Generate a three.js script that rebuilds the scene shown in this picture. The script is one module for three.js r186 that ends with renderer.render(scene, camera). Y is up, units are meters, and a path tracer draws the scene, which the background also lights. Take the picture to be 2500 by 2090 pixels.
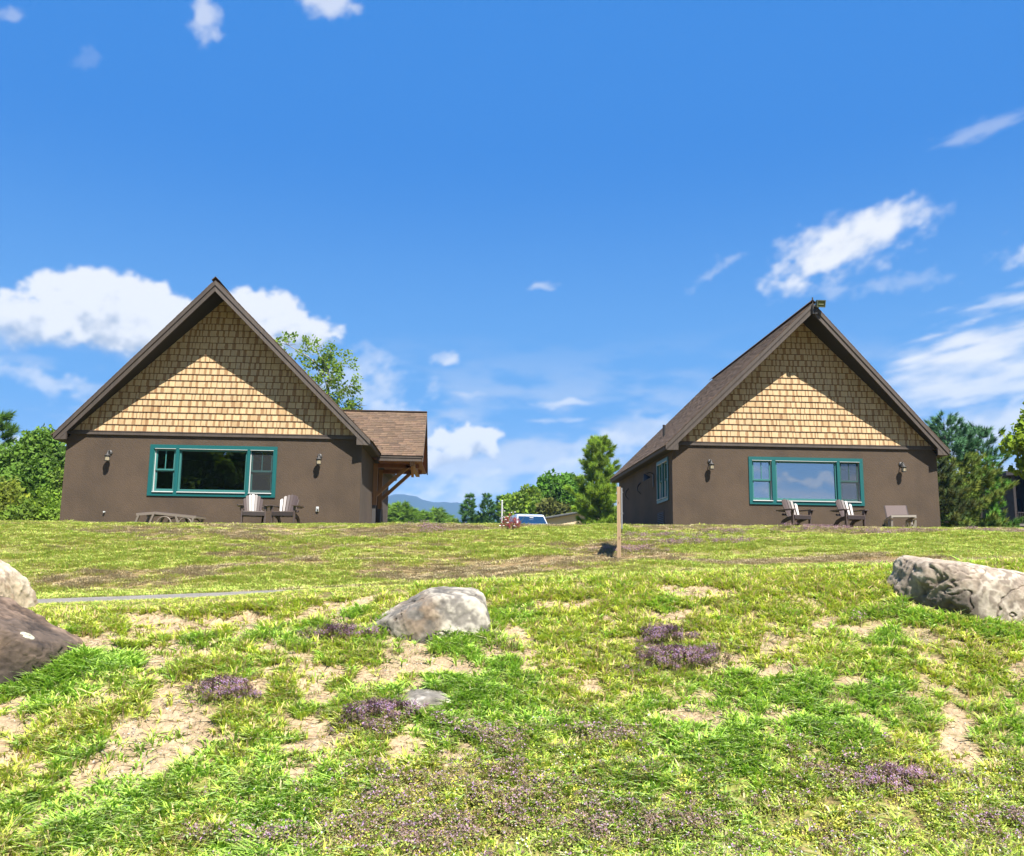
import * as THREE from 'three';
import { mergeGeometries, mergeVertices } from 'three/addons/utils/BufferGeometryUtils.js';
import { RoundedBoxGeometry } from 'three/addons/geometries/RoundedBoxGeometry.js';

// ---------------------------------------------------------------- camera, sky, sun, exposure
const scene = new THREE.Scene();
const renderer = new THREE.WebGLRenderer({ antialias: true });
renderer.toneMapping = THREE.LinearToneMapping;
renderer.toneMappingExposure = 2.75;
renderer.shadowMap.enabled = true;

const camera = new THREE.PerspectiveCamera(50.815, 1024 / 856, 0.1, 14000);
camera.rotation.order = 'YXZ';
camera.position.set(0, 1.6, 0);
camera.rotation.set(0.15866, -0.05157, 0.0125);

const SUN = new THREE.Vector3(0.44, 1.56, 1).normalize();
const sun = new THREE.DirectionalLight(new THREE.Color(1, 0.95, 0.87), 5);
sun.name = 'sun';
sun.position.copy(SUN).multiplyScalar(80).add(new THREE.Vector3(0, 0, -20));
sun.target.position.set(0, 0, -20);
sun.castShadow = true;
sun.shadow.mapSize.set(4096, 4096);
Object.assign(sun.shadow.camera, { left: -40, right: 40, top: 40, bottom: -40, near: 1, far: 200 });
scene.add(sun, sun.target);

// ---------------------------------------------------------------- noise
const mulberry = (a) => () => { a |= 0; a = (a + 0x6d2b79f5) | 0; let t = Math.imul(a ^ (a >>> 15), 1 | a); t = (t + Math.imul(t ^ (t >>> 7), 61 | t)) ^ t; return ((t ^ (t >>> 14)) >>> 0) / 4294967296; };
const _h=(x,y,s)=>{let n=Math.imul(x|0,374761393)^Math.imul(y|0,668265263)^Math.imul(s|0,2147483647-1013);n=Math.imul(n^(n>>>13),1274126177);return ((n^(n>>>16))>>>0)/4294967295;};
const noise2=(x,y,s=0)=>{const ix=Math.floor(x),iy=Math.floor(y),fx=x-ix,fy=y-iy,u=fx*fx*(3-2*fx),v=fy*fy*(3-2*fy);
 const a=_h(ix,iy,s),b=_h(ix+1,iy,s),c=_h(ix,iy+1,s),d=_h(ix+1,iy+1,s);return a+(b-a)*u+(c-a)*v+(a-b-c+d)*u*v;};
const fbm2=(x,y,o=4,s=0)=>{let t=0,a=.5,n=0;for(let i=0;i<o;i++){t+=a*noise2(x,y,s+i*17);n+=a;x=x*2.03+13.7;y=y*2.03+7.1;a*=.5;}return t/n;};
const cl=(x,a=0,b=1)=>Math.min(b,Math.max(a,x)), sm=(a,b,x)=>{const t=cl((x-a)/(b-a));return t*t*(3-2*t);};
const lerp = (a, b, t) => a + (b - a) * t, mix3 = (a, b, t) => [lerp(a[0], b[0], t), lerp(a[1], b[1], t), lerp(a[2], b[2], t)];
const noise3 = (x, y, z, s = 0) => { const iz = Math.floor(z), f = z - iz, w = f * f * (3 - 2 * f); return lerp(noise2(x, y, s + iz * 131), noise2(x, y, s + iz * 131 + 131), w); };
const fbm3 = (x, y, z, o = 4, s = 0) => { let t = 0, a = 0.5, n = 0; for (let i = 0; i < o; i++) { t += a * noise3(x, y, z, s + i * 977); n += a; x = x * 2.03 + 5.1; y = y * 2.03 + 9.2; z = z * 2.03 + 3.3; a *= 0.5; } return t / n; };

// ---------------------------------------------------------------- the sky: clear air with fair-weather clouds all round
function makeSky() {
  const W = 4096, H = 2048, D = new Float32Array(W * H * 4), R = mulberry(77), deg = 180 / Math.PI;
  // [azimuth, elevation, half width, half height, tilt, density, raggedness, kind]; kind 0 heaped cloud with a level base, 1 torn cloud, 2 streaks
  const clouds = [
    [-19.5, 13.7, 8.6, 2.5, 0.0, 1.25, 0.5, 0], [-22.0, 15.0, 4.6, 2.2, 0, 1.2, 0.45, 0], [-13.6, 15.0, 3.4, 2.1, 0, 1.15, 0.45, 0], [-10.6, 14.3, 2.6, 1.7, 0, 1.0, 0.55, 0], [-26, 13.2, 3.0, 1.7, 0, 0.9, 0.6, 0],
    [-6.6, 13.2, 2.6, 0.8, 0.1, 0.32, 1.0, 1], [-24.9, 10.4, 3.6, 0.9, -0.25, 0.55, 0.9, 1], [-7, 11.4, 4.5, 1.6, 0, 0.5, 1.0, 1],
    [24.0, 19.6, 4.6, 2.1, 0.24, 1.1, 0.62, 1], [25.6, 20.3, 2.8, 1.5, 0.2, 1.0, 0.55, 1], [22.0, 18.7, 2.2, 1.3, 0.2, 0.75, 0.7, 1], [20.8, 17.6, 1.8, 0.8, -0.1, 0.5, 0.9, 1], [16.2, 18.7, 1.6, 0.55, 0.5, 0.36, 1.0, 1], [25, 17.0, 4.5, 0.7, 0.08, 0.28, 1.0, 1],
    [31.0, 12.9, 7.6, 1.6, 0.16, 0.95, 0.8, 2], [34.5, 15.3, 4.8, 1.1, 0.1, 0.8, 0.9, 2], [30.5, 10.6, 6.5, 1.4, 0.08, 0.7, 0.9, 2], [32, 12.0, 7, 2.6, 0.1, 0.45, 0.5, 1], [29, 7.5, 8, 2.6, 0.04, 0.4, 0.5, 1], [37, 18.2, 4.5, 1.2, 0.12, 0.7, 1.0, 1], [31.8, 24.7, 3.2, 0.7, 0.2, 0.3, 1.0, 2], [31, 8.6, 5.5, 1.3, 0.05, 0.45, 1.0, 1],
    [0.0, 7.8, 2.3, 1.5, 0.0, 1.4, 0.6, 0], [-1.4, 7.1, 1.9, 0.9, 0, 0.95, 0.7, 0], [1.7, 7.6, 0.9, 0.8, 0, 0.8, 0.7, 0], [0.4, 5.4, 4.2, 0.9, 0.05, 0.55, 0.9, 1], [-3.2, 4.4, 3.2, 0.8, 0, 0.6, 0.9, 1],
    [9.3, 8.0, 3.8, 1.0, 0.22, 0.55, 0.9, 1], [6.6, 6.4, 3.2, 0.8, 0.2, 0.45, 0.9, 1], [12.0, 9.6, 3.0, 0.7, 0.15, 0.35, 1.0, 1],
    [-1.6, 13.4, 1.2, 0.55, 0.3, 0.75, 0.9, 1], [5.0, 18.0, 1.1, 0.26, 0.1, 0.45, 1, 2], [6.8, 10.7, 2.6, 0.24, 0.03, 0.6, 1, 2], [-0.2, 11.2, 1.5, 0.3, -0.05, 0.5, 1, 2], [5.0, 9.6, 2.6, 0.22, 0.0, 0.4, 1, 2], [-4.6, 9.6, 2.2, 0.9, 0, 0.5, 1, 1],
    [-17.9, 31.6, 1.1, 1.6, -0.5, 0.6, 0.8, 1], [-9.8, 33.7, 2.1, 1.0, 0.1, 0.68, 0.7, 1], [-28.6, 29.4, 1.1, 0.5, 0.2, 0.3, 1, 1], [-24.5, 28.3, 0.9, 0.6, 0.2, 0.1, 1, 1],
  ];
  for (let i = 0; i < 130; i++) {   // the same weather on the other bearings
    const az = 40 + R() * 290, el = 4 + 40 * Math.pow(R(), 1.6), k = R(), big = k < 0.3 ? 1 : 0.55;
    clouds.push([az > 180 ? az - 360 : az, el, (2.2 + R() * 6) * big * (1 + 8 / (el + 8)), (0.7 + R() * 1.8) * big, (R() - 0.5) * 0.3, 0.5 + R() * 0.7, 0.6 + R() * 0.5, k < 0.35 ? 0 : k < 0.75 ? 1 : 2]);
  }
  const zen = [0.034, 0.195, 0.63], mid = [0.046, 0.25, 0.74], low = [0.155, 0.42, 0.86], hor = [0.46, 0.66, 0.92];
  const gray = 0.365;
  const row0 = new Float32Array(W * 2);
  for (let r = 0; r < H; r++) {
    const el = ((r + 0.5) / H - 0.5) * 180, e = Math.max(0, el);
    let base = e > 30 ? mix3(mid, zen, sm(30, 90, e)) : e > 11 ? mix3(low, mid, sm(9, 27, e)) : mix3(hor, low, sm(0, 11, e));
    if (e > 9 && e <= 11) base = mix3(base, mix3(low, mid, sm(9, 27, e)), (e - 9) / 2);
    if (el < -1) base = [0.16, 0.17, 0.12];
    const live = el > -1 ? clouds.filter((c) => Math.abs(el - c[1]) < c[3] * 2.6 + c[2] * Math.abs(c[4]) * 1.5 + 1) : [];
    for (let c = 0; c < W; c++) {
      const rd = ((c + 0.5) / W - 0.5) * 2 * Math.PI, x = Math.cos(rd), z = Math.sin(rd), az = Math.atan2(x, -z) * deg;
      let a = 0, lit = 1, wgt = 0, lsum = 0;
      for (const k of live) {
        let dx = az - k[0]; if (dx > 180) dx -= 360; if (dx < -180) dx += 360;
        dx *= Math.cos(el / deg);
        if (Math.abs(dx) > k[2] * 2.2) continue;
        let dy = el - k[1] - dx * k[4];
        const st = k[7] === 2, wx = (fbm2(az * 0.9, el * (st ? 2.4 : 0.9), 3, 201) - 0.5) * 1.6 * k[6], wy = (fbm2(az * 0.9, el * 0.9, 3, 207) - 0.5) * (st ? 0.5 : 1.3) * k[6];
        const u = (dx + wx) / k[2], v = (dy + wy) / k[3];
        const n = st ? fbm2(az * 0.5 - el * 0.3, el * 2.9 - az * 0.42, 5, 211) : fbm2(az * (k[7] ? 0.95 : 1.25) + k[7] * 40, el * (k[7] ? 1.5 : 1.6) - (k[7] ? az * 0.35 : 0), k[7] ? 5 : 6, 217);
        let m;
        if (k[7] === 0) { const vv = v < 0 ? v * 1.5 : v; m = 1 - Math.sqrt(u * u + vv * vv) + (n - 0.5) * 1.15 * k[6] + 0.08; m = v < 0 ? sm(0.0, 0.75, m) : sm(0.0, 0.3, m); }
        else { m = 1 - Math.sqrt(u * u + v * v) + (n - 0.5) * 1.7 * k[6]; m = sm(-0.05, st ? 1.0 : 0.95, m) * sm(0.12, 0.58, n + 0.14); }
        m = cl(m * k[5], 0, 1);
        if (m <= 0.003) continue;
        const bright = k[7] === 0 ? cl(0.92 + v * 0.42 + (n - 0.5) * 0.6, 0.5, 1.06) : 0.94 + (n - 0.5) * 0.25;
        lsum += bright * m; wgt += m;
        a = 1 - (1 - a) * (1 - m);
      }
      if (el > -1) { const veil = sm(0.36, 0.7, fbm2(az * 0.28, el * 0.9, 4, 231)) * (1 - sm(6, 16, e)) * 0.7; a = 1 - (1 - a) * (1 - veil); lsum += veil * 0.86; wgt += veil; }
      if (wgt > 0) lit = lsum / wgt;
      const t = sm(0.62, 1.0, lit), white = mix3([0.44, 0.53, 0.67], [0.97, 0.98, 1.0], t), o = (r * W + c) * 4;
      for (let q = 0; q < 3; q++) D[o + q] = lerp(base[q], white[q], a * 0.96) * gray;
      D[o + 3] = 1;
    }
  }
  const t = new THREE.DataTexture(D, W, H, THREE.RGBAFormat, THREE.FloatType);
  t.mapping = THREE.EquirectangularReflectionMapping; t.magFilter = t.minFilter = THREE.LinearFilter; t.needsUpdate = true;
  return t;
}
scene.background = makeSky();
scene.environment = scene.background;
scene.fog = new THREE.FogExp2(new THREE.Color(0.28, 0.56, 1.0), 0.00016);

// ---------------------------------------------------------------- helpers
const used = {};
const numbered = (n) => { const k = (used[n] = (used[n] ?? -1) + 1); return k ? `${n}_${String(k).padStart(3, '0')}` : n; };
const shade = (m) => { m.castShadow = m.receiveShadow = true; return m; };
function mesh(name, geo, mat, parent = scene) { const m = shade(new THREE.Mesh(geo, mat)); m.name = parent === scene ? numbered(name) : name; parent.add(m); return m; }
function tag(o, label, category, group, kind) { o.userData.label = label; if (category) o.userData.category = category; if (group) o.userData.group = group; if (kind) o.userData.kind = kind; return o; }
function thing(name, label, category, [x, y, z] = [0, 0, 0], turn = 0, group) { const g = new THREE.Group(); g.name = numbered(name); g.position.set(x, y, z); g.rotation.y = turn; scene.add(g); return tag(g, label, category, group); }
function sub(name, parent, [x, y, z] = [0, 0, 0], turn = 0) { const g = new THREE.Group(); g.name = name; g.position.set(x, y, z); g.rotation.y = turn; parent.add(g); return g; }
function dup(src, label, [x, y, z], turn) { const c = src.clone(); c.name = numbered(src.name.replace(/_\d{3}$/, '')); c.userData = { ...src.userData, label }; c.position.set(x, y, z); c.rotation.y = turn; scene.add(c); return c; }
const geoOf = (g) => { let q = g.index ? g.toNonIndexed() : g; for (const k of Object.keys(q.attributes)) if (!['position', 'normal', 'uv', 'color'].includes(k)) q.deleteAttribute(k); return q; };
const merge = (list) => mergeGeometries(list.map(geoOf), false);
const box = (x0, x1, y0, y1, z0, z1) => { const g = new THREE.BoxGeometry(x1 - x0, y1 - y0, z1 - z0); boxUV(g, x1 - x0, y1 - y0, z1 - z0); g.translate((x0 + x1) / 2, (y0 + y1) / 2, (z0 + z1) / 2); return g; };
function boxUV(g, w, h, d) { const u = g.attributes.uv, s = [[d, h], [d, h], [w, d], [w, d], [w, h], [w, h]]; for (let f = 0; f < 6; f++) for (let i = 0; i < 4; i++) u.setXY(f * 4 + i, u.getX(f * 4 + i) * s[f][0], u.getY(f * 4 + i) * s[f][1]); }
const rbox = (w, h, d, r, x = 0, y = 0, z = 0) => { const g = new RoundedBoxGeometry(w, h, d, 2, r); g.translate(x, y, z); return g; };
const prism = (pts, z0, z1) => { const s = new THREE.Shape(pts.map((p) => new THREE.Vector2(p[0], p[1]))); const g = new THREE.ExtrudeGeometry(s, { depth: z1 - z0, bevelEnabled: false }); g.translate(0, 0, z0); return g; };
// a beam of rectangular section from a to b
function beam(a, b, w, h) { const A = new THREE.Vector3(...a), B = new THREE.Vector3(...b), d = B.clone().sub(A), L = d.length(); const g = new THREE.BoxGeometry(w, h, L); boxUV(g, w, h, L); g.lookAt(d.normalize()); g.translate((A.x + B.x) / 2, (A.y + B.y) / 2, (A.z + B.z) / 2); return g; }
const tube = (pts, r, seg = 12, rad = 6) => new THREE.TubeGeometry(new THREE.CatmullRomCurve3(pts.map((p) => new THREE.Vector3(...p))), seg, r, rad, false);
const rod = (a, b, r0, r1 = r0, n = 6) => { const A = new THREE.Vector3(...a), B = new THREE.Vector3(...b), d = B.clone().sub(A), g = new THREE.CylinderGeometry(r1, r0, d.length(), n); g.applyQuaternion(new THREE.Quaternion().setFromUnitVectors(new THREE.Vector3(0, 1, 0), d.clone().normalize())); g.translate((A.x + B.x) / 2, (A.y + B.y) / 2, (A.z + B.z) / 2); return g; };
const flatColor = (g, c) => { const n = g.attributes.position.count, a = new Float32Array(n * 3); for (let i = 0; i < n; i++) a.set(c, i * 3); g.setAttribute('color', new THREE.BufferAttribute(a, 3)); return g; };

// textures: f(u, v) -> [r, g, b] (sRGB bytes 0..255) or a number for data maps
function tex(w, h, f, srgb = true, wrap = THREE.RepeatWrapping) {
  const d = new Uint8Array(w * h * 4);
  for (let y = 0; y < h; y++) for (let x = 0; x < w; x++) { const c = f(x / w, y / h, x, y), o = (y * w + x) * 4; if (typeof c === 'number') d[o] = d[o + 1] = d[o + 2] = cl(c, 0, 1) * 255; else { d[o] = cl(c[0], 0, 255); d[o + 1] = cl(c[1], 0, 255); d[o + 2] = cl(c[2], 0, 255); } d[o + 3] = 255; }
  const t = new THREE.DataTexture(d, w, h, THREE.RGBAFormat); t.wrapS = t.wrapT = wrap; t.magFilter = t.minFilter = THREE.LinearFilter; if (srgb) t.colorSpace = THREE.SRGBColorSpace; t.needsUpdate = true; return t;
}
const rep = (t, x, y = x) => { const c = t.clone(); c.repeat.set(x, y); c.needsUpdate = true; return c; };
// tileable noise on the unit square
const tile = (u, v, n, o, s) => { let t = 0, a = 0.5, k = 0; for (let i = 0; i < o; i++) { const p = n << i, x = u * p, y = v * p, ix = Math.floor(x), iy = Math.floor(y), fx = x - ix, fy = y - iy, U = fx * fx * (3 - 2 * fx), V = fy * fy * (3 - 2 * fy), q = (i2, j2) => _h(((i2 % p) + p) % p, ((j2 % p) + p) % p, s + i * 31); t += a * lerp(lerp(q(ix, iy), q(ix + 1, iy), U), lerp(q(ix, iy + 1), q(ix + 1, iy + 1), U), V); k += a; a *= 0.5; } return t / k; };
const lin = (r, g, b) => new THREE.Color().setRGB(r, g, b);
const ALBEDO = .57; // one calibration of all base colours against the exposure
const base_ = (m) => { if (m.transmission !== 1) m.color.multiplyScalar(ALBEDO); return m; };
const std = (o) => base_(new THREE.MeshStandardMaterial(o));
const phys = (o) => base_(new THREE.MeshPhysicalMaterial(o));
// ---------------------------------------------------------------- the ground
// terrain: profile over distance d = -z, [d, height at x=0, cross slope]
const PROF=[[-400,-6,0],[-60,-3.2,0],[-12,-1.0,0],[-3,-.25,0],[0,0,0],[3,-.22,0],[5.6,-.52,.004],[6.6,-.42,.008],[7.4,-.10,.014],[8.6,.42,.024],[9.8,.93,.038],[10.7,1.245,.048],[11.4,1.395,.051],[12.2,1.385,.05],[14,1.415,.047],[16.3,1.74,.036],[20,2.40,.016],[22.3,2.70,.009],[23.8,2.775,.009],[27,2.87,.011],[34,2.92,.012],[60,2.95,.004],[120,1.6,0],[300,-4,0],[6000,-30,0]];
const hermite=(d,k)=>{const P=PROF;let i=1;while(i<P.length-1&&P[i][0]<d)i++;const a=P[i-1],b=P[i],h=b[0]-a[0],t=cl((d-a[0])/h);
 const sl=(j)=>{if(j<=0||j>=P.length-1)return 0;const l=(P[j][k]-P[j-1][k])/(P[j][0]-P[j-1][0]),r=(P[j+1][k]-P[j][k])/(P[j+1][0]-P[j][0]);return l*r<=0?0:2*l*r/(l+r);};
 const m0=sl(i-1)*h,m1=sl(i)*h,t2=t*t,t3=t2*t;return (2*t3-3*t2+1)*a[k]+(t3-2*t2+t)*m0+(-2*t3+3*t2)*b[k]+(t3-t2)*m1;};
const roadMask=(x,d)=>sm(12.0,12.25,d)*(1-sm(13.8,14.1,d));
const ground=(x,z)=>{const d=-z,xx=cl(x,-16,18);let y=hermite(d,1)+hermite(d,2)*xx;
 const near=sm(4,6,d)*(1-sm(9.6,11.0,d)),far=sm(14,15,d)*(1-sm(22,24.5,d));
 y+=.055*sm(-3.4,-1.5,x)*sm(10.4,11.2,d)*(1-sm(11.5,12.3,d));
 y+=near*((fbm2(x*.9,d*.9,3,5)-.5)*.16+(fbm2(x*3.1,d*3.1,3,9)-.5)*.07)+far*((fbm2(x*.6,d*.6,3,15)-.5)*.16+(fbm2(x*2.4,d*2.4,2,19)-.5)*.06);
 const out=sm(40,120,Math.hypot(x,z));y+=out*(fbm2(x*.01,z*.01,3,31)-.5)*6;return y;};
// strokes of bare sand on the bank: [x, d, radius] chains
const SAND = [[[-3.69,10.73,0.21],[-3.29,10.4,0.28],[-2.79,10.35,0.25],[-2.39,10.58,0.2]],[[-3.37,9.75,0.26],[-2.95,9.53,0.27],[-2.65,9.64,0.19]],[[-2.82,8.96,0.22],[-2.49,8.61,0.25],[-2.38,8.22,0.31],[-2.61,7.91,0.32],[-2.9,7.69,0.32],[-3.05,7.31,0.23]],[[-1.43,8.41,0.12],[-1.1,8.23,0.15],[-1.44,8.01,0.11]],[[-0.6,7.91,0.18],[-0.3,7.81,0.14]],[[0.62,9.45,0.15],[0.61,9.21,0.11]],[[0.52,9.9,0.13],[0.75,9.72,0.17]],[[-0.5,9.32,0.16],[-0.13,9.15,0.18],[0.13,8.94,0.15]],[[1.17,8.98,0.12],[1.33,8.8,0.13]],[[2.66,9.13,0.18],[3.06,9.05,0.13]],[[1.81,8.36,0.14],[2.26,8.2,0.12]],[[2.73,8.33,0.12],[3.23,8.28,0.12]],[[4.48,8.41,0.13],[4.32,8.08,0.17],[4.22,7.85,0.21],[4.29,7.76,0.15]],[[2.15,10.06,0.16],[2.55,10.21,0.13]],[[3.62,8.78,0.11],[3.94,8.67,0.11]],[[-4.13,8.67,0.2],[-4.03,8.48,0.16]],[[-3.87,8.04,0.15],[-3.48,7.86,0.11]],[[-1.68,10.52,0.24],[-1.2,10.71,0.19]],[[-1.51,9.3,0.14],[-1.31,9.18,0.19],[-1.47,8.98,0.14]],[[2.49,10.71,0.23],[3.18,10.62,0.17]],[[1,10.47,0.2],[1.43,10.57,0.16]],[[1.47,7.36,0.09],[1.65,7.3,0.09]],[[3.91,9.84,0.15],[4.49,9.7,0.12]]];
function strokes(list, x, d) {
  let m = 0; const wx = (fbm2(x * 3, d * 3, 3, 41) - .5) * .42, wd = (fbm2(x * 3, d * 3, 3, 43) - .5) * .42; x += wx; d += wd;
  for (const s of list) { const tight = list === SAND && s[0][0] > -1.2 ? .78 : 1; for (let i = 0; i < s.length - 1; i++) {
    const a = s[i], b = s[i + 1], ex = b[0] - a[0], ed = b[1] - a[1], t = cl(((x - a[0]) * ex + (d - a[1]) * ed) / (ex * ex + ed * ed)), r = lerp(a[2], b[2], t) * tight, q = Math.hypot(x - a[0] - ex * t, d - a[1] - ed * t) / r;
    if (q < 1.5) m = Math.max(m, 1 - sm(.7, 1.35, q));
  } }
  return m;
}
const sandAt = (x, d) => {
  if (d < 5 || d > 12) return 0;
  const spk = sm(.575, .7, fbm2(x * 3.0 + 3 + d * .8, d * 2.6, 4, 47)) * (1 - .5 * sm(-1, 1, x)) * sm(6.7, 7.8, d) * (1 - sm(10.4, 11.2, d)) * .8, fine = sm(.565, .68, fbm2(x * 4.2, d * 3.2, 3, 51)) * sm(7.3, 8.4, d) * (1 - sm(10.2, 11.0, d)) * .75 * (1 - .35 * sm(-1, 1, x));
  return Math.max(strokes(SAND, x, d), spk, fine);
};
// mats of flowering thyme: [x, d, radius x, radius d]
const THYME_NEAR = [[0.56,7.19,0.99,0.34],[-0.25,7,0.82,0.2],[0.15,7.52,0.84,0.34],[-0.91,6.89,0.5,0.13],[3.42,7.39,0.47,0.1],[3.04,7.53,0.27,0.08],[1.64,7.04,0.49,0.09],[0.23,8.01,0.53,0.19],[4.19,6.98,0.49,0.17],[-1.83,6.97,0.42,0.09],[-0.5,8.21,0.5,0.11],[1.24,8.04,0.32,0.1],[4.34,9.9,0.19,0.06]];
const THYME_FAR = [[-.9, 21.6, .9, .6], [-.6, 20.6, .5, .4], [4.6, 19.7, 1.1, .6], [4.4, 18.3, 1.5, .35], [6.0, 20.3, 1.1, .6], [8.3, 21, 1.3, .6], [3.0, 17.1, .9, .3], [10.0, 20.2, 1.0, .4], [12.4, 20.6, 1.2, .4]];
const matsAt = (list, x, d, s) => { let m = 0; const n = (fbm2(x * s, d * s, 3, 61) - .5) * 1.3; for (const k of list) { const q = Math.hypot((x - k[0]) / k[2], (d - k[1]) / k[3]) + n; if (q < 1.1) m = Math.max(m, 1 - sm(.5, 1.1, q)); } return m; };
const thymeAt = (x, d) => d < 12 ? matsAt(THYME_NEAR, x, d, 3) : matsAt(THYME_FAR, x, d, 1.2);
// colours of the second bank: 0 dry brown .. 1 lime
const freshAt = (x, d) => cl(-.03 + (fbm2(x * 2.6, d * 3.2, 3, 79) - .5) * .9 + sm(.38, .62, fbm2(x * .32 + 5, d * .75, 4, 71)) * .9 + sm(.5, .72, fbm2(x * .9, d * 1.9, 3, 73)) * .5 - (.5 * sm(-5.5, -3.2, x) * (1 - sm(2.4, 4.2, x)) * sm(14.4, 16, d) * (1 - sm(19, 22, d)) * sm(.3, .6, fbm2(x * .8 + 3, d * 1.1, 3, 77))) + (x < -5 ? .18 : 0) - (x > 2.5 && d < 16.2 ? .35 : 0) + (x > 5 && d > 17.5 && d < 21 ? .25 : 0));

function buildGround() {
  const lines = (a, b, step, far) => { const l = []; for (let v = a; v <= b + 1e-6; v += step) l.push(v); let s = step, v = b; while (v < far) { s *= 1.22; v += s; l.push(v); } s = step; v = a; while (v > -far) { s *= 1.22; v -= s; l.unshift(v); } return l; };
  const X = lines(-19, 19, .125, 6000), Z = lines(-30, 1, .125, 6000), nx = X.length, nz = Z.length, P = new Float32Array(nx * nz * 3), U = new Float32Array(nx * nz * 2), I = [];
  for (let j = 0; j < nz; j++) for (let i = 0; i < nx; i++) {
    const k = j * nx + i, x = X[i], z = Z[j], d = -z;
    let y = ground(x, z);
    if (d > 5 && d < 12 && Math.abs(x) < 9) { y -= sandAt(x, d) * .025 + strokes(SAND.slice(0, 3), x, d) * .06; }
    P.set([x, y - roadMask(x, d) * .02, z], k * 3); U.set([(x + 18) / 36, (d + 2) / 36], k * 2);
    if (i && j) { const a = k - nx - 1, b = k - nx, c = k - 1; I.push(a, c, b, b, c, k); }
  }
  const g = new THREE.BufferGeometry(); g.setAttribute('position', new THREE.BufferAttribute(P, 3)); g.setAttribute('uv', new THREE.BufferAttribute(U, 2)); g.setIndex(I); g.computeVertexNormals();
  const N = 2048, soil = [196, 166, 120], sand = [196, 168, 130], sandHi = [214, 188, 152], dark = [124, 110, 62], moss = [140, 148, 60], straw = [190, 164, 108], olive = [150, 156, 66];
  const map = tex(N, N, (u, v) => {
    const x = u * 36 - 18, d = v * 36 - 2, n = fbm2(x * 9, d * 9, 3, 81), n2 = noise2(x * 46, d * 46, 83), n3 = noise2(x * 110, d * 110, 87);
    if (d < 12.1) {
      const s = sandAt(x, d); let c = mix3(mix3(dark, moss, sm(.35, .6, n)), soil, sm(.5, .75, n2) * .6);
      c = mix3(c, mix3(sand, sandHi, n), sm(.1, .6, s)); const k = .82 + .2 * n2 + .22 * (n3 - .5) + .16 * (n - .5); return [c[0] * k, c[1] * k, c[2] * k];
    }
    const f = freshAt(x, d); let c = mix3(mix3([150, 120, 78], straw, n), olive, f * .75); c = mix3(c, [176, 148, 104], sm(.62, .72, fbm2(x * 1.3, d * 2.2, 3, 91)) * .5); const k = .74 + .34 * n2 + .2 * (n3 - .5); return [c[0] * k, c[1] * k, c[2] * k];
  }, true, THREE.MirroredRepeatWrapping);
  const bump = tex(512, 512, (u, v) => tile(u, v, 12, 5, 301) * .6 + tile(u, v, 90, 2, 303) * .4, false);
  bump.repeat.set(24, 24);
  const m = mesh('ground', g, std({ map, bumpMap: bump, bumpScale: .035, roughness: .97 })); tag(m, 'sandy grassed bank rising from the foreground to the two cottages', 'ground', null, 'structure');
  // the road on the bench between the two banks
  const rx = [], ri = []; const ru = []; let n = 0;
  for (let i = 0; i <= 200; i++) { const x = -20 + i * .2; for (let j = 0; j <= 6; j++) { const d = 12.02 + j * .31 + .05 * Math.sin(x * 1.3 + j); rx.push(x, ground(x, -d) + .012 + .012 * Math.sin(j / 6 * Math.PI), -d); ru.push(x, d); } }
  for (let i = 0; i < 200; i++) for (let j = 0; j < 6; j++) { const a = i * 7 + j; ri.push(a, a + 7, a + 1, a + 1, a + 7, a + 8); }
  const rg = new THREE.BufferGeometry(); rg.setAttribute('position', new THREE.Float32BufferAttribute(rx, 3)); rg.setAttribute('uv', new THREE.Float32BufferAttribute(ru, 2)); rg.setIndex(ri); rg.computeVertexNormals();
  const asph = tex(512, 512, (u, v) => { const k = 150 + 110 * (tile(u, v, 128, 2, 311) - .5) + 40 * (tile(u, v, 6, 4, 313) - .5); return [k * 1.04, k, k * .93]; });
  tag(mesh('road', rg, std({ map: asph, roughness: .92, bumpMap: bump, bumpScale: .006 })), 'narrow grey asphalt drive on the bench between the two grass banks', 'road', null, 'structure');
}
buildGround();

// far mountain ridge
{
  const K = [[-2000, 60], [-1300, 180], [-700, 240], [-430, 240], [-240, 312], [-120, 282], [-7, 286], [70, 240], [160, 150], [300, 60], [900, -30]], ridge = (x) => { let i = 1; while (i < K.length - 1 && K[i][0] < x) i++; const t = cl((x - K[i - 1][0]) / (K[i][0] - K[i - 1][0])); return lerp(K[i - 1][1], K[i][1], t * t * (3 - 2 * t)); };
  const nx = 120, nz = 24, P = [], I = [], C = [];
  for (let j = 0; j <= nz; j++) for (let i = 0; i <= nx; i++) {
    const x = -1900 + i * 22, t = j / nz, z = -2900 - t * 1300, r = Math.sin(Math.min(1, t * 2.2) * Math.PI / 2) * (1 - Math.max(0, t - .46) * .6);
    const prof = ridge(x);
    const y = r * Math.max(prof * .93, -40) + r * ((fbm2(x * .006, z * .006, 4, 401) - .5) * 40) + (fbm2(x * .05, z * .05, 3, 403) - .5) * 12 - 30 * (1 - r);
    P.push(x, y, z); const k = .7 + .6 * fbm2(x * .02, z * .02, 3, 407); C.push(.022 * k, .045 * k, .03 * k);
    if (i && j) { const k2 = j * (nx + 1) + i, a = k2 - nx - 2, b = k2 - nx - 1, c = k2 - 1; I.push(a, b, c, b, k2, c); }
  }
  const g = new THREE.BufferGeometry(); g.setAttribute('position', new THREE.Float32BufferAttribute(P, 3)); g.setAttribute('color', new THREE.Float32BufferAttribute(C, 3)); g.setIndex(I); g.computeVertexNormals();
  tag(mesh('mountain', g, std({ vertexColors: true, roughness: 1, side: THREE.DoubleSide })), 'far wooded mountain ridge fading to blue beyond the pines', 'mountain', null, 'structure');
}
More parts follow.
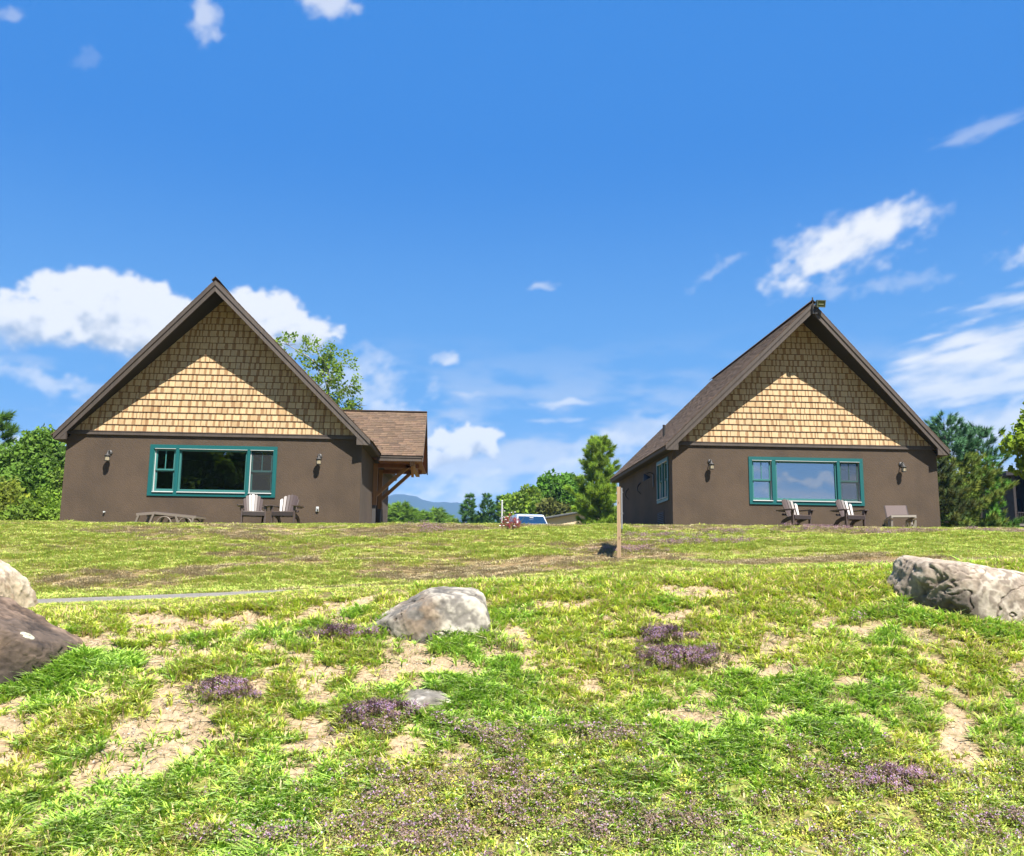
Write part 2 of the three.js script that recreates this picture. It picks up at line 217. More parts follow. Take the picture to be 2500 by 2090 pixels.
// ---------------------------------------------------------------- materials of the cottages
const bumpFine = tex(512, 512, (u, v) => tile(u, v, 64, 3, 501), false);
const stuccoMap = tex(512, 512, (u, v) => { const k = 1 + .3 * (tile(u, v, 3, 5, 511) - .5) + .1 * (tile(u * 1, v * .5, 14, 3, 517) - .5) + .1 * (tile(u, v, 150, 2, 513) - .5); return [92 * k, 76 * k, 60 * k]; });
const mStucco = std({ map: rep(stuccoMap, .4), bumpMap: rep(bumpFine, .9), bumpScale: .007, roughness: .95 });
const grainTex = tex(256, 512, (u, v) => { const w = u + .03 * (tile(u, v, 3, 3, 521) - .5), n = tile(w, v * .06 + .5, 40, 3, 523); const k = .88 + .26 * (n - .5) + .06 * tile(u, v, 8, 3, 527); return [255 * k, 255 * k, 255 * k]; });
const mTrim = std({ map: rep(grainTex, 1.6, .6), color: lin(.115, .086, .066), roughness: .72 });
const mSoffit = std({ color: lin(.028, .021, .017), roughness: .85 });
const mTeal = std({ color: lin(.004, .135, .132), roughness: .42 });
const mTealPale = std({ color: lin(.045, .22, .2), roughness: .5 });
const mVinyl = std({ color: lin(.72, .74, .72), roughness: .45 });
const mDark = std({ color: lin(.03, .03, .032), roughness: .9 });
const mInside = std({ color: lin(.1, .09, .08), roughness: .95 });
const mGlass = phys({ color: 0xffffff, transmission: 1, thickness: 0, roughness: .0, ior: 2.2, specularIntensity: 1 }), mGlassBright = phys({ color: 0xffffff, transmission: 1, thickness: 0, roughness: .0, ior: 5.6, specularIntensity: 1 });
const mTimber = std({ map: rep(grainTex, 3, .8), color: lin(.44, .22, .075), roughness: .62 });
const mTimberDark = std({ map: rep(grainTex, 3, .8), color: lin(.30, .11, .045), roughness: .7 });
const asphaltMap = tex(512, 512, (u, v) => { const k = 1 + .5 * (tile(u, v, 170, 2, 541) - .5) + .18 * (tile(u, v, 10, 3, 543) - .5); return [215 * k, 215 * k, 215 * k]; });
const mRoof = std({ map: rep(asphaltMap, 1.2), vertexColors: true, roughness: .95, bumpMap: rep(bumpFine, 2), bumpScale: .006 });
const mIron = std({ color: lin(.06, .055, .05), roughness: .5, metalness: .5 });
const mPewter = std({ color: lin(.10, .095, .09), roughness: .55, metalness: .3 });

// cedar shingle: pale face with darker weathered edges and the course shadow painted along the stained butt, eight faces side by side in the texture
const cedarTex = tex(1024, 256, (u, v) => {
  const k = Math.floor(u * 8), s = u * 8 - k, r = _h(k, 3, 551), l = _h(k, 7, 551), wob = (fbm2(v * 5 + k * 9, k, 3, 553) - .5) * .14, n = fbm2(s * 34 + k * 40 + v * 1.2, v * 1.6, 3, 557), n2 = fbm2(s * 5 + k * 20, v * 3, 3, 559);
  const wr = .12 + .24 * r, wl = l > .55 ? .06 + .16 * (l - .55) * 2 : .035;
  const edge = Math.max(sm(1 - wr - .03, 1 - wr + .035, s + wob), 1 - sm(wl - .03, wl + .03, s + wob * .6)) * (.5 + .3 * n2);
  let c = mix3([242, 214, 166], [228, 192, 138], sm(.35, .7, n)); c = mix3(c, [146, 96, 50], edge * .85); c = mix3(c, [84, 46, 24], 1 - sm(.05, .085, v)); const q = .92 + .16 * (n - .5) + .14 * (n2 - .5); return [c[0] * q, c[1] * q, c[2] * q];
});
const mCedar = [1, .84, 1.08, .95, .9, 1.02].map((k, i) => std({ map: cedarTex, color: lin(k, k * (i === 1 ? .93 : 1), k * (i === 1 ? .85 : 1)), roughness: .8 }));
const shingleGeos = [];
for (let v = 0; v < 8; v++) {
  const w = 1, h = .235, tb = .032, tt = .006; // unit width, scaled per piece
  const g = new THREE.BoxGeometry(w, h, tb), p = g.attributes.position, u = g.attributes.uv;
  for (let i = 0; i < p.count; i++) { const top = p.getY(i) > 0; p.setZ(i, p.getZ(i) > 0 ? (top ? tt : tb) : 0); u.setXY(i, (v + .03 + .94 * u.getX(i)) / 8, top ? .98 : .02); }
  g.translate(.5, h / 2, 0); g.computeVertexNormals(); shingleGeos.push(g);
}
const PITCH = .985, APEX = 7.27, HALF = 4.70, WALL = 4.41, DEEP = 10.1;
// the front rakes fly out: overhang 1.1 m at the ridge, .27 m at the eaves
const flyRake = (g) => { const p = g.attributes.position; for (let i = 0; i < p.count; i++) { const z = p.getZ(i), t = cl((z + 1.3) / 1.3); p.setZ(i, z + t * (1.1 - .83 * Math.min(1, Math.abs(p.getX(i)) / HALF))); } g.computeVertexNormals(); return g; };
const roofTop = (x) => APEX - PITCH * Math.abs(x);

// laid asphalt shingles on a slope: o = eave corner, e = along the eave, s = up the slope (unit), n = normal
function layShingles(o, e, s, n, len, rise, seed, inset = null, expo = .145) {
  const R = mulberry(seed), out = [], O = new THREE.Vector3(...o), E = new THREE.Vector3(...e), S = new THREE.Vector3(...s), N = new THREE.Vector3(...n), rows = Math.floor(rise / expo);
  const M = new THREE.Matrix4().makeBasis(E, S, N);
  for (let r = 0; r < rows; r++) {
    const lo = inset ? inset(r * expo) : 0; let x = lo - R() * .1; const cb = [.27, .175, .11];
    while (x < len) {
      const w = Math.min(.14 + R() * .26, len - x + .001), up = R() < .55, k = .72 + R() * .5, g = new THREE.BoxGeometry(w - .004, expo + .05, up ? .016 : .009), p = g.attributes.position;
      const a = Math.max(x, lo); if (x + w > lo + .02) {
        boxUV(g, w, expo + .05, .01);
        for (let i = 0; i < p.count; i++) if (p.getY(i) > 0) p.setZ(i, p.getZ(i) - .012);
        g.translate(Math.max(a, x) + w / 2, r * expo + expo / 2, .012); flatColor(g, [cb[0] * k * (1 + .08 * (R() - .5)), cb[1] * k, cb[2] * k * (1 + .1 * (R() - .5))]);
        g.applyMatrix4(M); g.translate(O.x, O.y, O.z); g.computeVertexNormals(); out.push(g);
      }
      x += w;
    }
  }
  return merge(out);
}
// a window: units = [[x0, x1, kind]], kind 'hung' or 'fixed'; local z = 0 is the wall face, +z outdoors
function makeWindow(parent, x0, x1, y0, y1, units, screenAt = -1, mGlass = mGlassBright) {
  const w = sub('window', parent), cw = .115, F = .035;
  const part = (n, g, m) => mesh(n, g, m, w);
  part('casing', box(x0, x1, y1 - cw, y1, -.02, F), mTeal); part('casing', box(x0, x1, y0, y0 + cw, -.02, F), mTeal);
  part('casing', box(x0, x0 + cw, y0 + cw, y1 - cw, -.02, F - .003), mTeal); part('casing', box(x1 - cw, x1, y0 + cw, y1 - cw, -.02, F - .003), mTeal);
  const ux0 = units[0][0], ux1 = units[units.length - 1][1];
  for (let i = 0; i < units.length - 1; i++) part('mullion', box(units[i][1], units[i + 1][0], y0 + cw, y1 - cw, -.14, F - .006), mTeal);
  part('jamb', merge([box(x0 + cw - .01, ux0, y0 + cw, y1 - cw, -.16, -.004), box(ux1, x1 - cw + .01, y0 + cw, y1 - cw, -.16, -.004)]), mTealPale);
  units.forEach(([a, b, kind], i) => {
    const lo = y0 + cw, hi = y1 - cw, s = .05;
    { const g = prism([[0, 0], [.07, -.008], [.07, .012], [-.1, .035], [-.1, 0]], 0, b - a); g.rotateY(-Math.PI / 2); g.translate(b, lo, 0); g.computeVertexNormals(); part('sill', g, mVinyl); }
    part('head_highlight', box(a, b, hi - .012, hi, -.02, F + .012), mVinyl);  // white sill and this strip stand in for highlights on the teal trim
    if (kind === 'hung') {
      part('jamb_liner', merge([box(a, a + .022, lo + .03, hi - .014, -.13, -.03), box(b - .022, b, lo + .03, hi - .014, -.13, -.03)]), mVinyl);
      const m = (lo + hi) / 2 + .02, A = a + .022, B = b - .022;
      part('sash', merge([box(A, B, m - .02, m + .03, -.085, -.045), box(A, B, hi - s - .012, hi - .012, -.085, -.045), box(A, A + s, m + .03, hi - s - .012, -.085, -.047), box(B - s, B, m + .03, hi - s - .012, -.085, -.047)]), mTealPale);
      part('sash', merge([box(A, B, m - .05, m - .02, -.125, -.086), box(A, B, lo + .035, lo + .035 + s + .02, -.125, -.086), box(A, A + s, lo + .055 + s, m - .05, -.125, -.088), box(B - s, B, lo + .055 + s, m - .05, -.125, -.088)]), mTealPale);
      part('muntin', box((A + B) / 2 - .013, (A + B) / 2 + .013, m + .03, hi - s - .012, -.078, -.05), mTealPale);
      part('pane', new THREE.PlaneGeometry(B - A - 2 * s + .01, hi - m - s - .03).translate((A + B) / 2, (hi + m - s + .018) / 2, -.066), mGlass);
      part('pane', new THREE.PlaneGeometry(B - A - 2 * s + .01, m - lo - s - .1).translate((A + B) / 2, (m + lo + s + .005) / 2, -.105), mGlass);
      if (i === screenAt) part('insect_screen', new THREE.PlaneGeometry(B - A, hi - lo - .05).translate((A + B) / 2, (hi + lo) / 2 + .01, -.034), mScreen);
    } else {
      part('sash', merge([box(a, b, hi - s - .012, hi - .012, -.12, -.03), box(a, b, lo + .035, lo + .045 + s, -.12, -.03), box(a, a + s, lo + .045 + s, hi - s - .012, -.12, -.032), box(b - s, b, lo + .045 + s, hi - s - .012, -.12, -.032)]), mTealPale);
      part('pane', new THREE.PlaneGeometry(b - a - 2 * s + .01, hi - lo - 2 * s - .04).translate((a + b) / 2, (hi + lo) / 2 + .012, -.08), mGlass);
    }
  });
  return w;
}
const mScreen = phys({ color: lin(.05, .055, .06), roughness: .8, transparent: true, opacity: .42 });

function makeCottage(name, label, pos, o) {
  const t = thing(name, label, 'cottage', pos), R = mulberry(o.seed);
  const part = (n, g, m, p = t) => mesh(n, g, m, p);
  const hole = (s, x0, x1, y0, y1) => { const p = new THREE.Path(); p.moveTo(x0, y0); p.lineTo(x0, y1); p.lineTo(x1, y1); p.lineTo(x1, y0); p.closePath(); s.holes.push(p); };
  const [wx0, wx1, wy0, wy1] = o.win;
  // walls: front and back with their gables, two sides
  const gable = () => new THREE.Shape([[-WALL, -.5], [WALL, -.5], [WALL, 2.5], [0, 6.88], [-WALL, 2.5]].map((p) => new THREE.Vector2(...p)));
  const fs = gable(); hole(fs, wx0 + .06, wx1 - .06, wy0 + .06, wy1 - .06);
  const fg = new THREE.ExtrudeGeometry(fs, { depth: .2, bevelEnabled: false }); fg.translate(0, 0, -.2); part('wall', fg, mStucco);
  const bg = new THREE.ExtrudeGeometry(gable(), { depth: .2, bevelEnabled: false }); bg.translate(0, 0, -DEEP); part('wall', bg, mStucco);
  for (const s of [-1, 1]) {
    const sh = new THREE.Shape([[.2, -.5], [DEEP - .2, -.5], [DEEP - .2, 2.5], [.2, 2.5]].map((p) => new THREE.Vector2(...p)));
    if (o.sideHole && o.sideHole[0] === s) hole(sh, ...o.sideHole.slice(1));
    const g = new THREE.ExtrudeGeometry(sh, { depth: .2, bevelEnabled: false }); g.rotateY(Math.PI / 2); g.translate(s > 0 ? WALL - .2 : -WALL, 0, 0); part('wall', g, mStucco);
  }
  part('floor', box(-WALL + .2, WALL - .2, .05, .12, -DEEP + .2, -.2), mInside);
  part('ceiling', box(-WALL + .2, WALL - .2, 2.5, 2.56, -DEEP + .2, -.2), mInside);
  part('inner_wall', box(-WALL + .2, WALL - .2, .12, 2.5, -5.2, -5.1), mInside);
  // frieze board and the cedar shingles above it
  part('frieze_board', merge([box(-WALL - .02, WALL + .02, 2.625, 2.715, 0, .062), box(-WALL - .02, WALL + .02, 2.715, 2.732, 0, .075)]), mTrim);
  let count = 0; const rest = [];
  for (let r = 0; r < 22; r++) {
    const y = 2.736 + r * .2, lim = Math.min((7.0 - y) / PITCH, 4.36); if (lim < .12) break;
    let x = -lim, first = true;
    while (x < lim - .03) {
      let w = [.1, .14, .17, .2, .24, .28][Math.floor(R() * 6)] * (.9 + R() * .2) * o.shW; if (first) { w *= .4 + R() * .6; first = false; } if (lim - x - w < .07) w = lim - x;
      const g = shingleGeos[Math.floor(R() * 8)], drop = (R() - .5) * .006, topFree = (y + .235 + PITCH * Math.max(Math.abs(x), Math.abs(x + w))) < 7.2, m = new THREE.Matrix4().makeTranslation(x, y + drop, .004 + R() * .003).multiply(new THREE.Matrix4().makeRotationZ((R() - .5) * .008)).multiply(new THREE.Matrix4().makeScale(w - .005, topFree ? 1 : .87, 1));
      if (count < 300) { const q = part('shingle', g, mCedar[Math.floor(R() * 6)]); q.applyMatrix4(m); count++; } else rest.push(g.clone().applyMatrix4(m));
      x += w;
    }
  }
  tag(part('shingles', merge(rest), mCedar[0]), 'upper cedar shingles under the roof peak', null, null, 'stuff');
  // roof slabs, fascia and rake boards, eave returns
  const z1 = 0, z0 = -DEEP - .5, roof = sub('roof', t);
  for (const s of [-1, 1]) {
    const P = (a) => (s > 0 ? a : a.map(([x, y]) => [-x, y]).reverse());
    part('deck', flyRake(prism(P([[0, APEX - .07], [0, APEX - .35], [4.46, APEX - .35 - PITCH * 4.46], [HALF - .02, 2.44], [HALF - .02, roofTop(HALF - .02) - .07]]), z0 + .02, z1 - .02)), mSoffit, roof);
    for (const [a, b] of [[z1 - .02, z1 + .02], [z0 - .02, z0 + .02]]) {
      const out = a > -1 ? .03 : 0, bk = a > -1 ? 0 : .03;
      part('rake_board', flyRake(prism(P([[0, APEX - .08], [0, APEX - .22], [HALF - .015, roofTop(HALF - .015) - .22], [HALF - .015, roofTop(HALF - .015) - .08]]), a - bk, b + out)), mTrim, roof);
      part('rake_board', flyRake(prism(P([[0, APEX - .22], [0, APEX - .405], [4.513, 2.42], [4.66, 2.42], [4.66, roofTop(4.66) - .22]]), a, b)), mTrim, roof);
      part('eave_return', flyRake(prism(P([[4.28, 2.422], [4.513, 2.422], [4.28, 2.65]]), a > -1 ? -.05 : a, a > -1 ? b - .006 : -DEEP)), mTrim, roof);
    }
    part('fascia', flyRake(merge([box(s > 0 ? HALF - .02 : -HALF - .01, s > 0 ? HALF + .01 : -HALF + .02, roofTop(HALF) - .2, roofTop(HALF) - .06, z0 + .02, z1 - .021), box(s > 0 ? HALF - .03 : -HALF + .012, s > 0 ? HALF - .012 : -HALF + .03, 2.422, roofTop(HALF) - .2, z0 + .02, z1 - .021)])), mTrim, roof);
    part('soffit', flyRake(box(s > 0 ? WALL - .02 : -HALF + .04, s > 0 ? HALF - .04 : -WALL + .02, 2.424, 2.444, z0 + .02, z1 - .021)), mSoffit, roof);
    const q = Math.hypot(1, PITCH), sv = [-s / q, PITCH / q, 0], nv = [s * PITCH / q, 1 / q, 0], ev = s > 0 ? [0, 0, -1] : [0, 0, 1];
    tag(part('roof_shingles', flyRake(layShingles([s * (HALF + .03), roofTop(HALF + .03) - .06, s > 0 ? z1 + .05 : z0 - .05], ev, sv, nv, z1 - z0 + .1, (HALF + .03) * q, o.seed + s + 5)), mRoof, roof), 'brown asphalt shingles', null, null, 'stuff');
  }
  { const g = []; for (let i = 0; i < 40; i++) { const za = z1 + 1.16 - i * .3; if (za < z0) break; for (const s of [-1, 1]) { const b = new THREE.BoxGeometry(.16, .012, .32); b.rotateZ(-s * Math.atan(PITCH)); b.translate(s * .056, APEX - .02, za - .16); const k = .85 + R() * .3; boxUV(b, .16, .01, .3); g.push(flatColor(b, [.2 * k, .135 * k, .09 * k])); } } tag(part('ridge_cap', merge(g), mRoof, roof), 'ridge cap shingles'); }
  makeWindow(t, wx0, wx1, wy0, wy1, o.units, o.screenAt, o.porch ? mGlass : mGlassBright);
  return t;
}
const leftHouse = makeCottage('cottage', 'brown cottage with timber entry porch and dark green reflections in its window', [-7.575, 2.92, -27.5], { seed: 11, shW: 1, win: [-1.92, 1.87, .81, 2.355], units: [[-1.775, -1.15, 'hung'], [-1.05, .975, 'fixed'], [1.065, 1.76, 'hung']], screenAt: 2, sideHole: [1, 3.95, 5.6, .1, 2.2], porch: true });
const rightHouse = makeCottage('cottage', 'brown cottage with floodlight at its roof peak and sky reflected in its window', [11.11, 3.13, -28.73], { seed: 23, shW: .98, win: [-1.9, 1.9, .74, 2.29], units: [[-1.79, -1.135, 'hung'], [-1.01, 1.03, 'fixed'], [1.125, 1.79, 'hung']], screenAt: 2, sideHole: [-1, .58, 2.2, .93, 2.25] });

// left cottage: entry porch roof, posts, braces, door, outlet
{
  const t = leftHouse, part = (n, g, m, p = t) => mesh(n, g, m, p), zc = -4.7, hd = 2.0, rt = 4.35, et = 2.54, sl = (rt - et) / hd, xe = 6.12, porch = sub('porch_roof', t);
  const q = Math.hypot(1, sl);
  for (const s of [1, -1]) {
    // s = 1: slope towards the viewer
    const corner = (x, u) => [x, rt - sl * u, zc + s * u], pts = (dy) => [corner(2.7, 0), corner(xe, 0), corner(xe, hd), corner(4.52, hd)].map(([x, y, z]) => [x, y - dy, z]);
    const A = pts(.05), B = pts(.2), V = [...A, ...B].flat(), idx = [0, 1, 2, 0, 2, 3, 4, 6, 5, 4, 7, 6, 0, 4, 5, 0, 5, 1, 1, 5, 6, 1, 6, 2, 2, 6, 7, 2, 7, 3, 3, 7, 4, 3, 4, 0];
    const g = new THREE.BufferGeometry(); g.setAttribute('position', new THREE.Float32BufferAttribute(V, 3)); g.setAttribute('uv', new THREE.Float32BufferAttribute(new Float32Array(16), 2)); g.setIndex(idx); const ng = g.toNonIndexed(); ng.computeVertexNormals();
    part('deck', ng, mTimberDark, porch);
    const lay = s > 0 ? layShingles([2.6, et - .03, zc + hd + .04], [1, 0, 0], [0, sl / q, -1 / q], [0, 1 / q, sl / q], xe + .04 - 2.6, hd * q + .05, 91, (u) => 2.0 - u * .655, .112)
      : layShingles([xe + .04, et - .03, zc - hd - .04], [-1, 0, 0], [0, sl / q, 1 / q], [0, 1 / q, -sl / q], 1.7, hd * q + .05, 92, null, .112);
    tag(part('roof_shingles', lay, mRoof, porch), 'porch roof shingles', null, null, 'stuff');
    part('fascia', merge([box(4.62, xe, et - .115, et - .045, zc + s * hd - (s > 0 ? 0 : .045), zc + s * hd + (s > 0 ? .045 : 0)), box(4.62, xe - .02, et - .225, et - .117, zc + s * hd - (s > 0 ? 0 : .025), zc + s * hd + (s > 0 ? .025 : 0))]), mTrim, porch);
    const rk = new THREE.Shape([[0, rt - .06], [0, rt - .24], [hd + .02, et - .25], [hd + .02, et - .06]].map((p) => new THREE.Vector2(...p))), rg = new THREE.ExtrudeGeometry(rk, { depth: .04, bevelEnabled: false }); rg.rotateY(s > 0 ? -Math.PI / 2 : Math.PI / 2); rg.translate(s > 0 ? xe + .04 : xe, 0, zc); part('rake_board', rg, mTrim, porch);
  }
  // boarded underside and frame
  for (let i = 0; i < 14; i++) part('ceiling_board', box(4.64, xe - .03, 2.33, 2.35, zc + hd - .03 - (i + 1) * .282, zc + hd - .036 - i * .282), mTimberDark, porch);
  part('ridge_cap', flatColor(box(2.9, xe + .04, rt - .012, rt + .02, zc - .1, zc + .1), [.15, .098, .06]), mRoof, porch);
  const posts = [zc + .98, zc - .98];
  for (const z of posts) {
    part('timber_post', box(WALL + .002, WALL + .15, .9, 2.33, z - .075, z + .075), mTimber);
    part('post_base', box(WALL + .002, WALL + .12, -.3, .9, z - .06, z + .06), mPewter);
    part('brace', beam([WALL + .12, 1.25, z], [5.62, 2.28, z], .12, .12), mTimber);
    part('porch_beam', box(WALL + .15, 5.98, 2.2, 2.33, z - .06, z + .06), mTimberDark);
  }
  part('porch_beam', box(5.72, 5.86, 2.19, 2.33, zc - hd + .1, zc + hd - .06), mTimber);
  part('corner_brace', beam([5.79, 1.86, zc + hd - .5], [5.79, 2.2, zc + hd - .12], .09, .1), mTimber);
  // glazed double door in the side wall
  const d = sub('door', t, [WALL - .1, 0, -4.775], Math.PI / 2), mNavy = std({ color: lin(.012, .022, .05), roughness: .4 });
  part('frame', merge([box(-.84, -.76, .1, 2.2, -.1, .06), box(.76, .84, .1, 2.2, -.1, .06), box(-.76, .76, 2.12, 2.2, -.1, .06)]), mNavy, d);
  for (const s of [-1, 1]) { part('leaf', merge([box(s * .38 - .37, s * .38 - .27, .1, 2.12, -.03, .02), box(s * .38 + .27, s * .38 + .37, .1, 2.12, -.03, .02), box(s * .38 - .27, s * .38 + .27, .1, .4, -.03, .02), box(s * .38 - .27, s * .38 + .27, 1.99, 2.12, -.03, .02)]), mNavy, d); part('pane', new THREE.PlaneGeometry(.54, 1.59).translate(s * .38, 1.195, -.005), mGlass, d); }
  const o = sub('outlet_box', t, [3.15, .48, 0]); part('plate', rbox(.085, .15, .045, .012, 0, 0, .022), mVinyl, o); part('socket', rbox(.055, .05, .02, .008, .01, -.035, .05), mPewter, o); part('socket', rbox(.055, .05, .02, .008, .01, .03, .05), mVinyl, o);
  part('pipe_stub', rod([-3.12, .3, 0], [-3.12, .3, .07], .025, .025, 10), mVinyl);
}
// right cottage: window, added strips for hook-shaped shadows, grille and hooded lamp on its shaded side, pipe on the roof
{
  const t = rightHouse, part = (n, g, m, p = t) => mesh(n, g, m, p);
  const w = makeWindow(t, -.87, .87, .87, 2.31, [[-.74, -.05, 'hung'], [.05, .74, 'hung']]); w.position.set(-WALL, 0, -1.39); w.rotation.y = -Math.PI / 2;
  const v = sub('vent_grille', t, [-WALL, .32, -1.75], -Math.PI / 2); part('grille_frame', merge([box(-.5, .5, -.25, -.22, 0, .02), box(-.5, .5, .22, .25, 0, .02), box(-.5, -.47, -.22, .22, 0, .02), box(.47, .5, -.22, .22, 0, .02)]), mTrim, v);
  for (let i = 0; i < 7; i++) { const g = new THREE.BoxGeometry(.93, .035, .008); g.rotateX(-.6); g.translate(0, -.19 + i * .062, .02); part('slat', g, mPewter, v); }
  for (const z of [-5.2, -7.75]) part('hook_shadow_strip', tube([[-WALL - .02, 1.9, z], [-WALL - .12, 1.75, z], [-WALL - .13, 1.6, z], [-WALL - .02, 1.47, z]], .022, 14, 6), mIron);  // curved dark strips standing in for hook-shaped shadows on the wall
  part('vent_pipe', rod([-3.72, 3.45, -4.2], [-3.72, 3.98, -4.2], .05, .05, 12), mIron);
}
// ---------------------------------------------------------------- wall lanterns and the floodlight
const mAmber = phys({ color: lin(.78, .66, .42), roughness: .35, transmission: .35, thickness: 0 });
const lan = (() => {
  const t = thing('wall_lantern', 'pewter wall lantern left of the window on the timber-porch cottage', 'wall lamp', [0, 0, 0], 0, 'lanterns beside the front windows');
  const p = (n, g, m = mPewter) => mesh(n, g, m, t);
  const disc = new THREE.SphereGeometry(.075, 20, 12); disc.scale(1, 1.05, .55); disc.translate(0, 0, .012); p('wall_plate', disc);
  p('arm', tube([[0, .005, .03], [0, .05, .1], [0, .035, .17], [0, -.03, .19]], .014, 16, 8));
  const cap = new THREE.LatheGeometry([[.0, .035], [.018, .03], [.022, .0], [.05, -.035], [.092, -.062], [.095, -.075], [.08, -.076], [0, -.07]].map((q) => new THREE.Vector2(...q)), 24); cap.translate(0, -.04, .19); p('cap', cap);
  const glass = new THREE.CylinderGeometry(.066, .066, .135, 20, 1, true); glass.translate(0, -.187, .19); p('glass', glass, mAmber);
  for (let i = 0; i < 6; i++) { const a = i / 6 * 6.283 + .3; p('bar', rod([Math.sin(a) * .07, -.255, .19 + Math.cos(a) * .07], [Math.sin(a) * .07, -.116, .19 + Math.cos(a) * .07], .005)); }
  const ring = new THREE.CylinderGeometry(.078, .074, .02, 24); ring.translate(0, -.262, .19); p('base_ring', ring);
  const top = new THREE.TorusGeometry(.07, .008, 8, 24); top.rotateX(Math.PI / 2); top.translate(0, -.135, .19); p('collar', top);
  return t;
})();
lan.position.set(-7.575 - 3.1, 2.92 + 2.08, -27.5);
dup(lan, 'pewter wall lantern right of the window on the timber-porch cottage, above the white outlet', [-7.575 + 3.15, 2.92 + 2.09, -27.5], 0);
dup(lan, 'pewter wall lantern left of the window on the floodlit-peak cottage, beside its shaded corner', [11.11 - 3.17, 3.13 + 2.1, -28.73], 0);
dup(lan, 'pewter wall lantern right of the window on the floodlit-peak cottage, above the raised lounger', [11.11 + 3.19, 3.13 + 2.13, -28.73], 0);
{
  const t = thing('hooded_lamp', 'dark hooded lamp on the shaded side wall of the floodlit-peak cottage', 'wall lamp', [11.11 - 4.41, 5.1, -31.6], -Math.PI / 2);
  mesh('wall_plate', box(-.05, .05, -.45, .02, 0, .03), mIron, t); mesh('arm', tube([[0, 0, .02], [0, .06, .12], [0, .02, .25]], .016, 12, 6), mIron, t);
  const c = new THREE.ConeGeometry(.17, .24, 20, 1, true); c.rotateX(.5); c.translate(0, -.08, .3); mesh('hood', c, std({ color: lin(.03, .03, .03), roughness: .6, side: THREE.DoubleSide }), t);
}
{
  const t = thing('floodlight', 'square grey-green floodlight bolted to the roof peak of the right cottage', 'floodlight', [11.11 + .1, 3.13 + 7.05, -28.73 + 1.22]);
  const head = sub('lamp_head', t, [.1, .08, .06], .12); head.rotation.x = .32; head.scale.setScalar(1.05);
  const m = std({ color: lin(.17, .19, .13), roughness: .5, metalness: .3 });
  mesh('housing', rbox(.27, .21, .11, .018, 0, 0, -.02), m, head); mesh('rim', merge([box(-.14, .14, .085, .112, .03, .06), box(-.14, .14, -.112, -.085, .03, .06), box(-.14, -.115, -.085, .085, .03, .06), box(.115, .14, -.085, .085, .03, .06)]), m, head);
  mesh('lens', box(-.115, .115, -.085, .085, .028, .04), std({ color: lin(.12, .15, .06), roughness: .2, metalness: .3 }), head); mesh('tube_lamp', rod([-.08, -.02, .046], [.08, -.02, .046], .010), std({ color: lin(.3, .32, .2), roughness: .3 }), head);
  mesh('bracket', merge([box(-.13, -.08, -.24, .1, -.06, -.02), box(-.08, .02, -.24, -.19, -.06, .0), rod([-.05, -.15, -.03], [.05, -.03, .02], .02)]), mIron, t);
  mesh('bolt', rod([-.09, .1, -.1], [-.09, .33, -.1], .014, .026), mPewter, t);
}

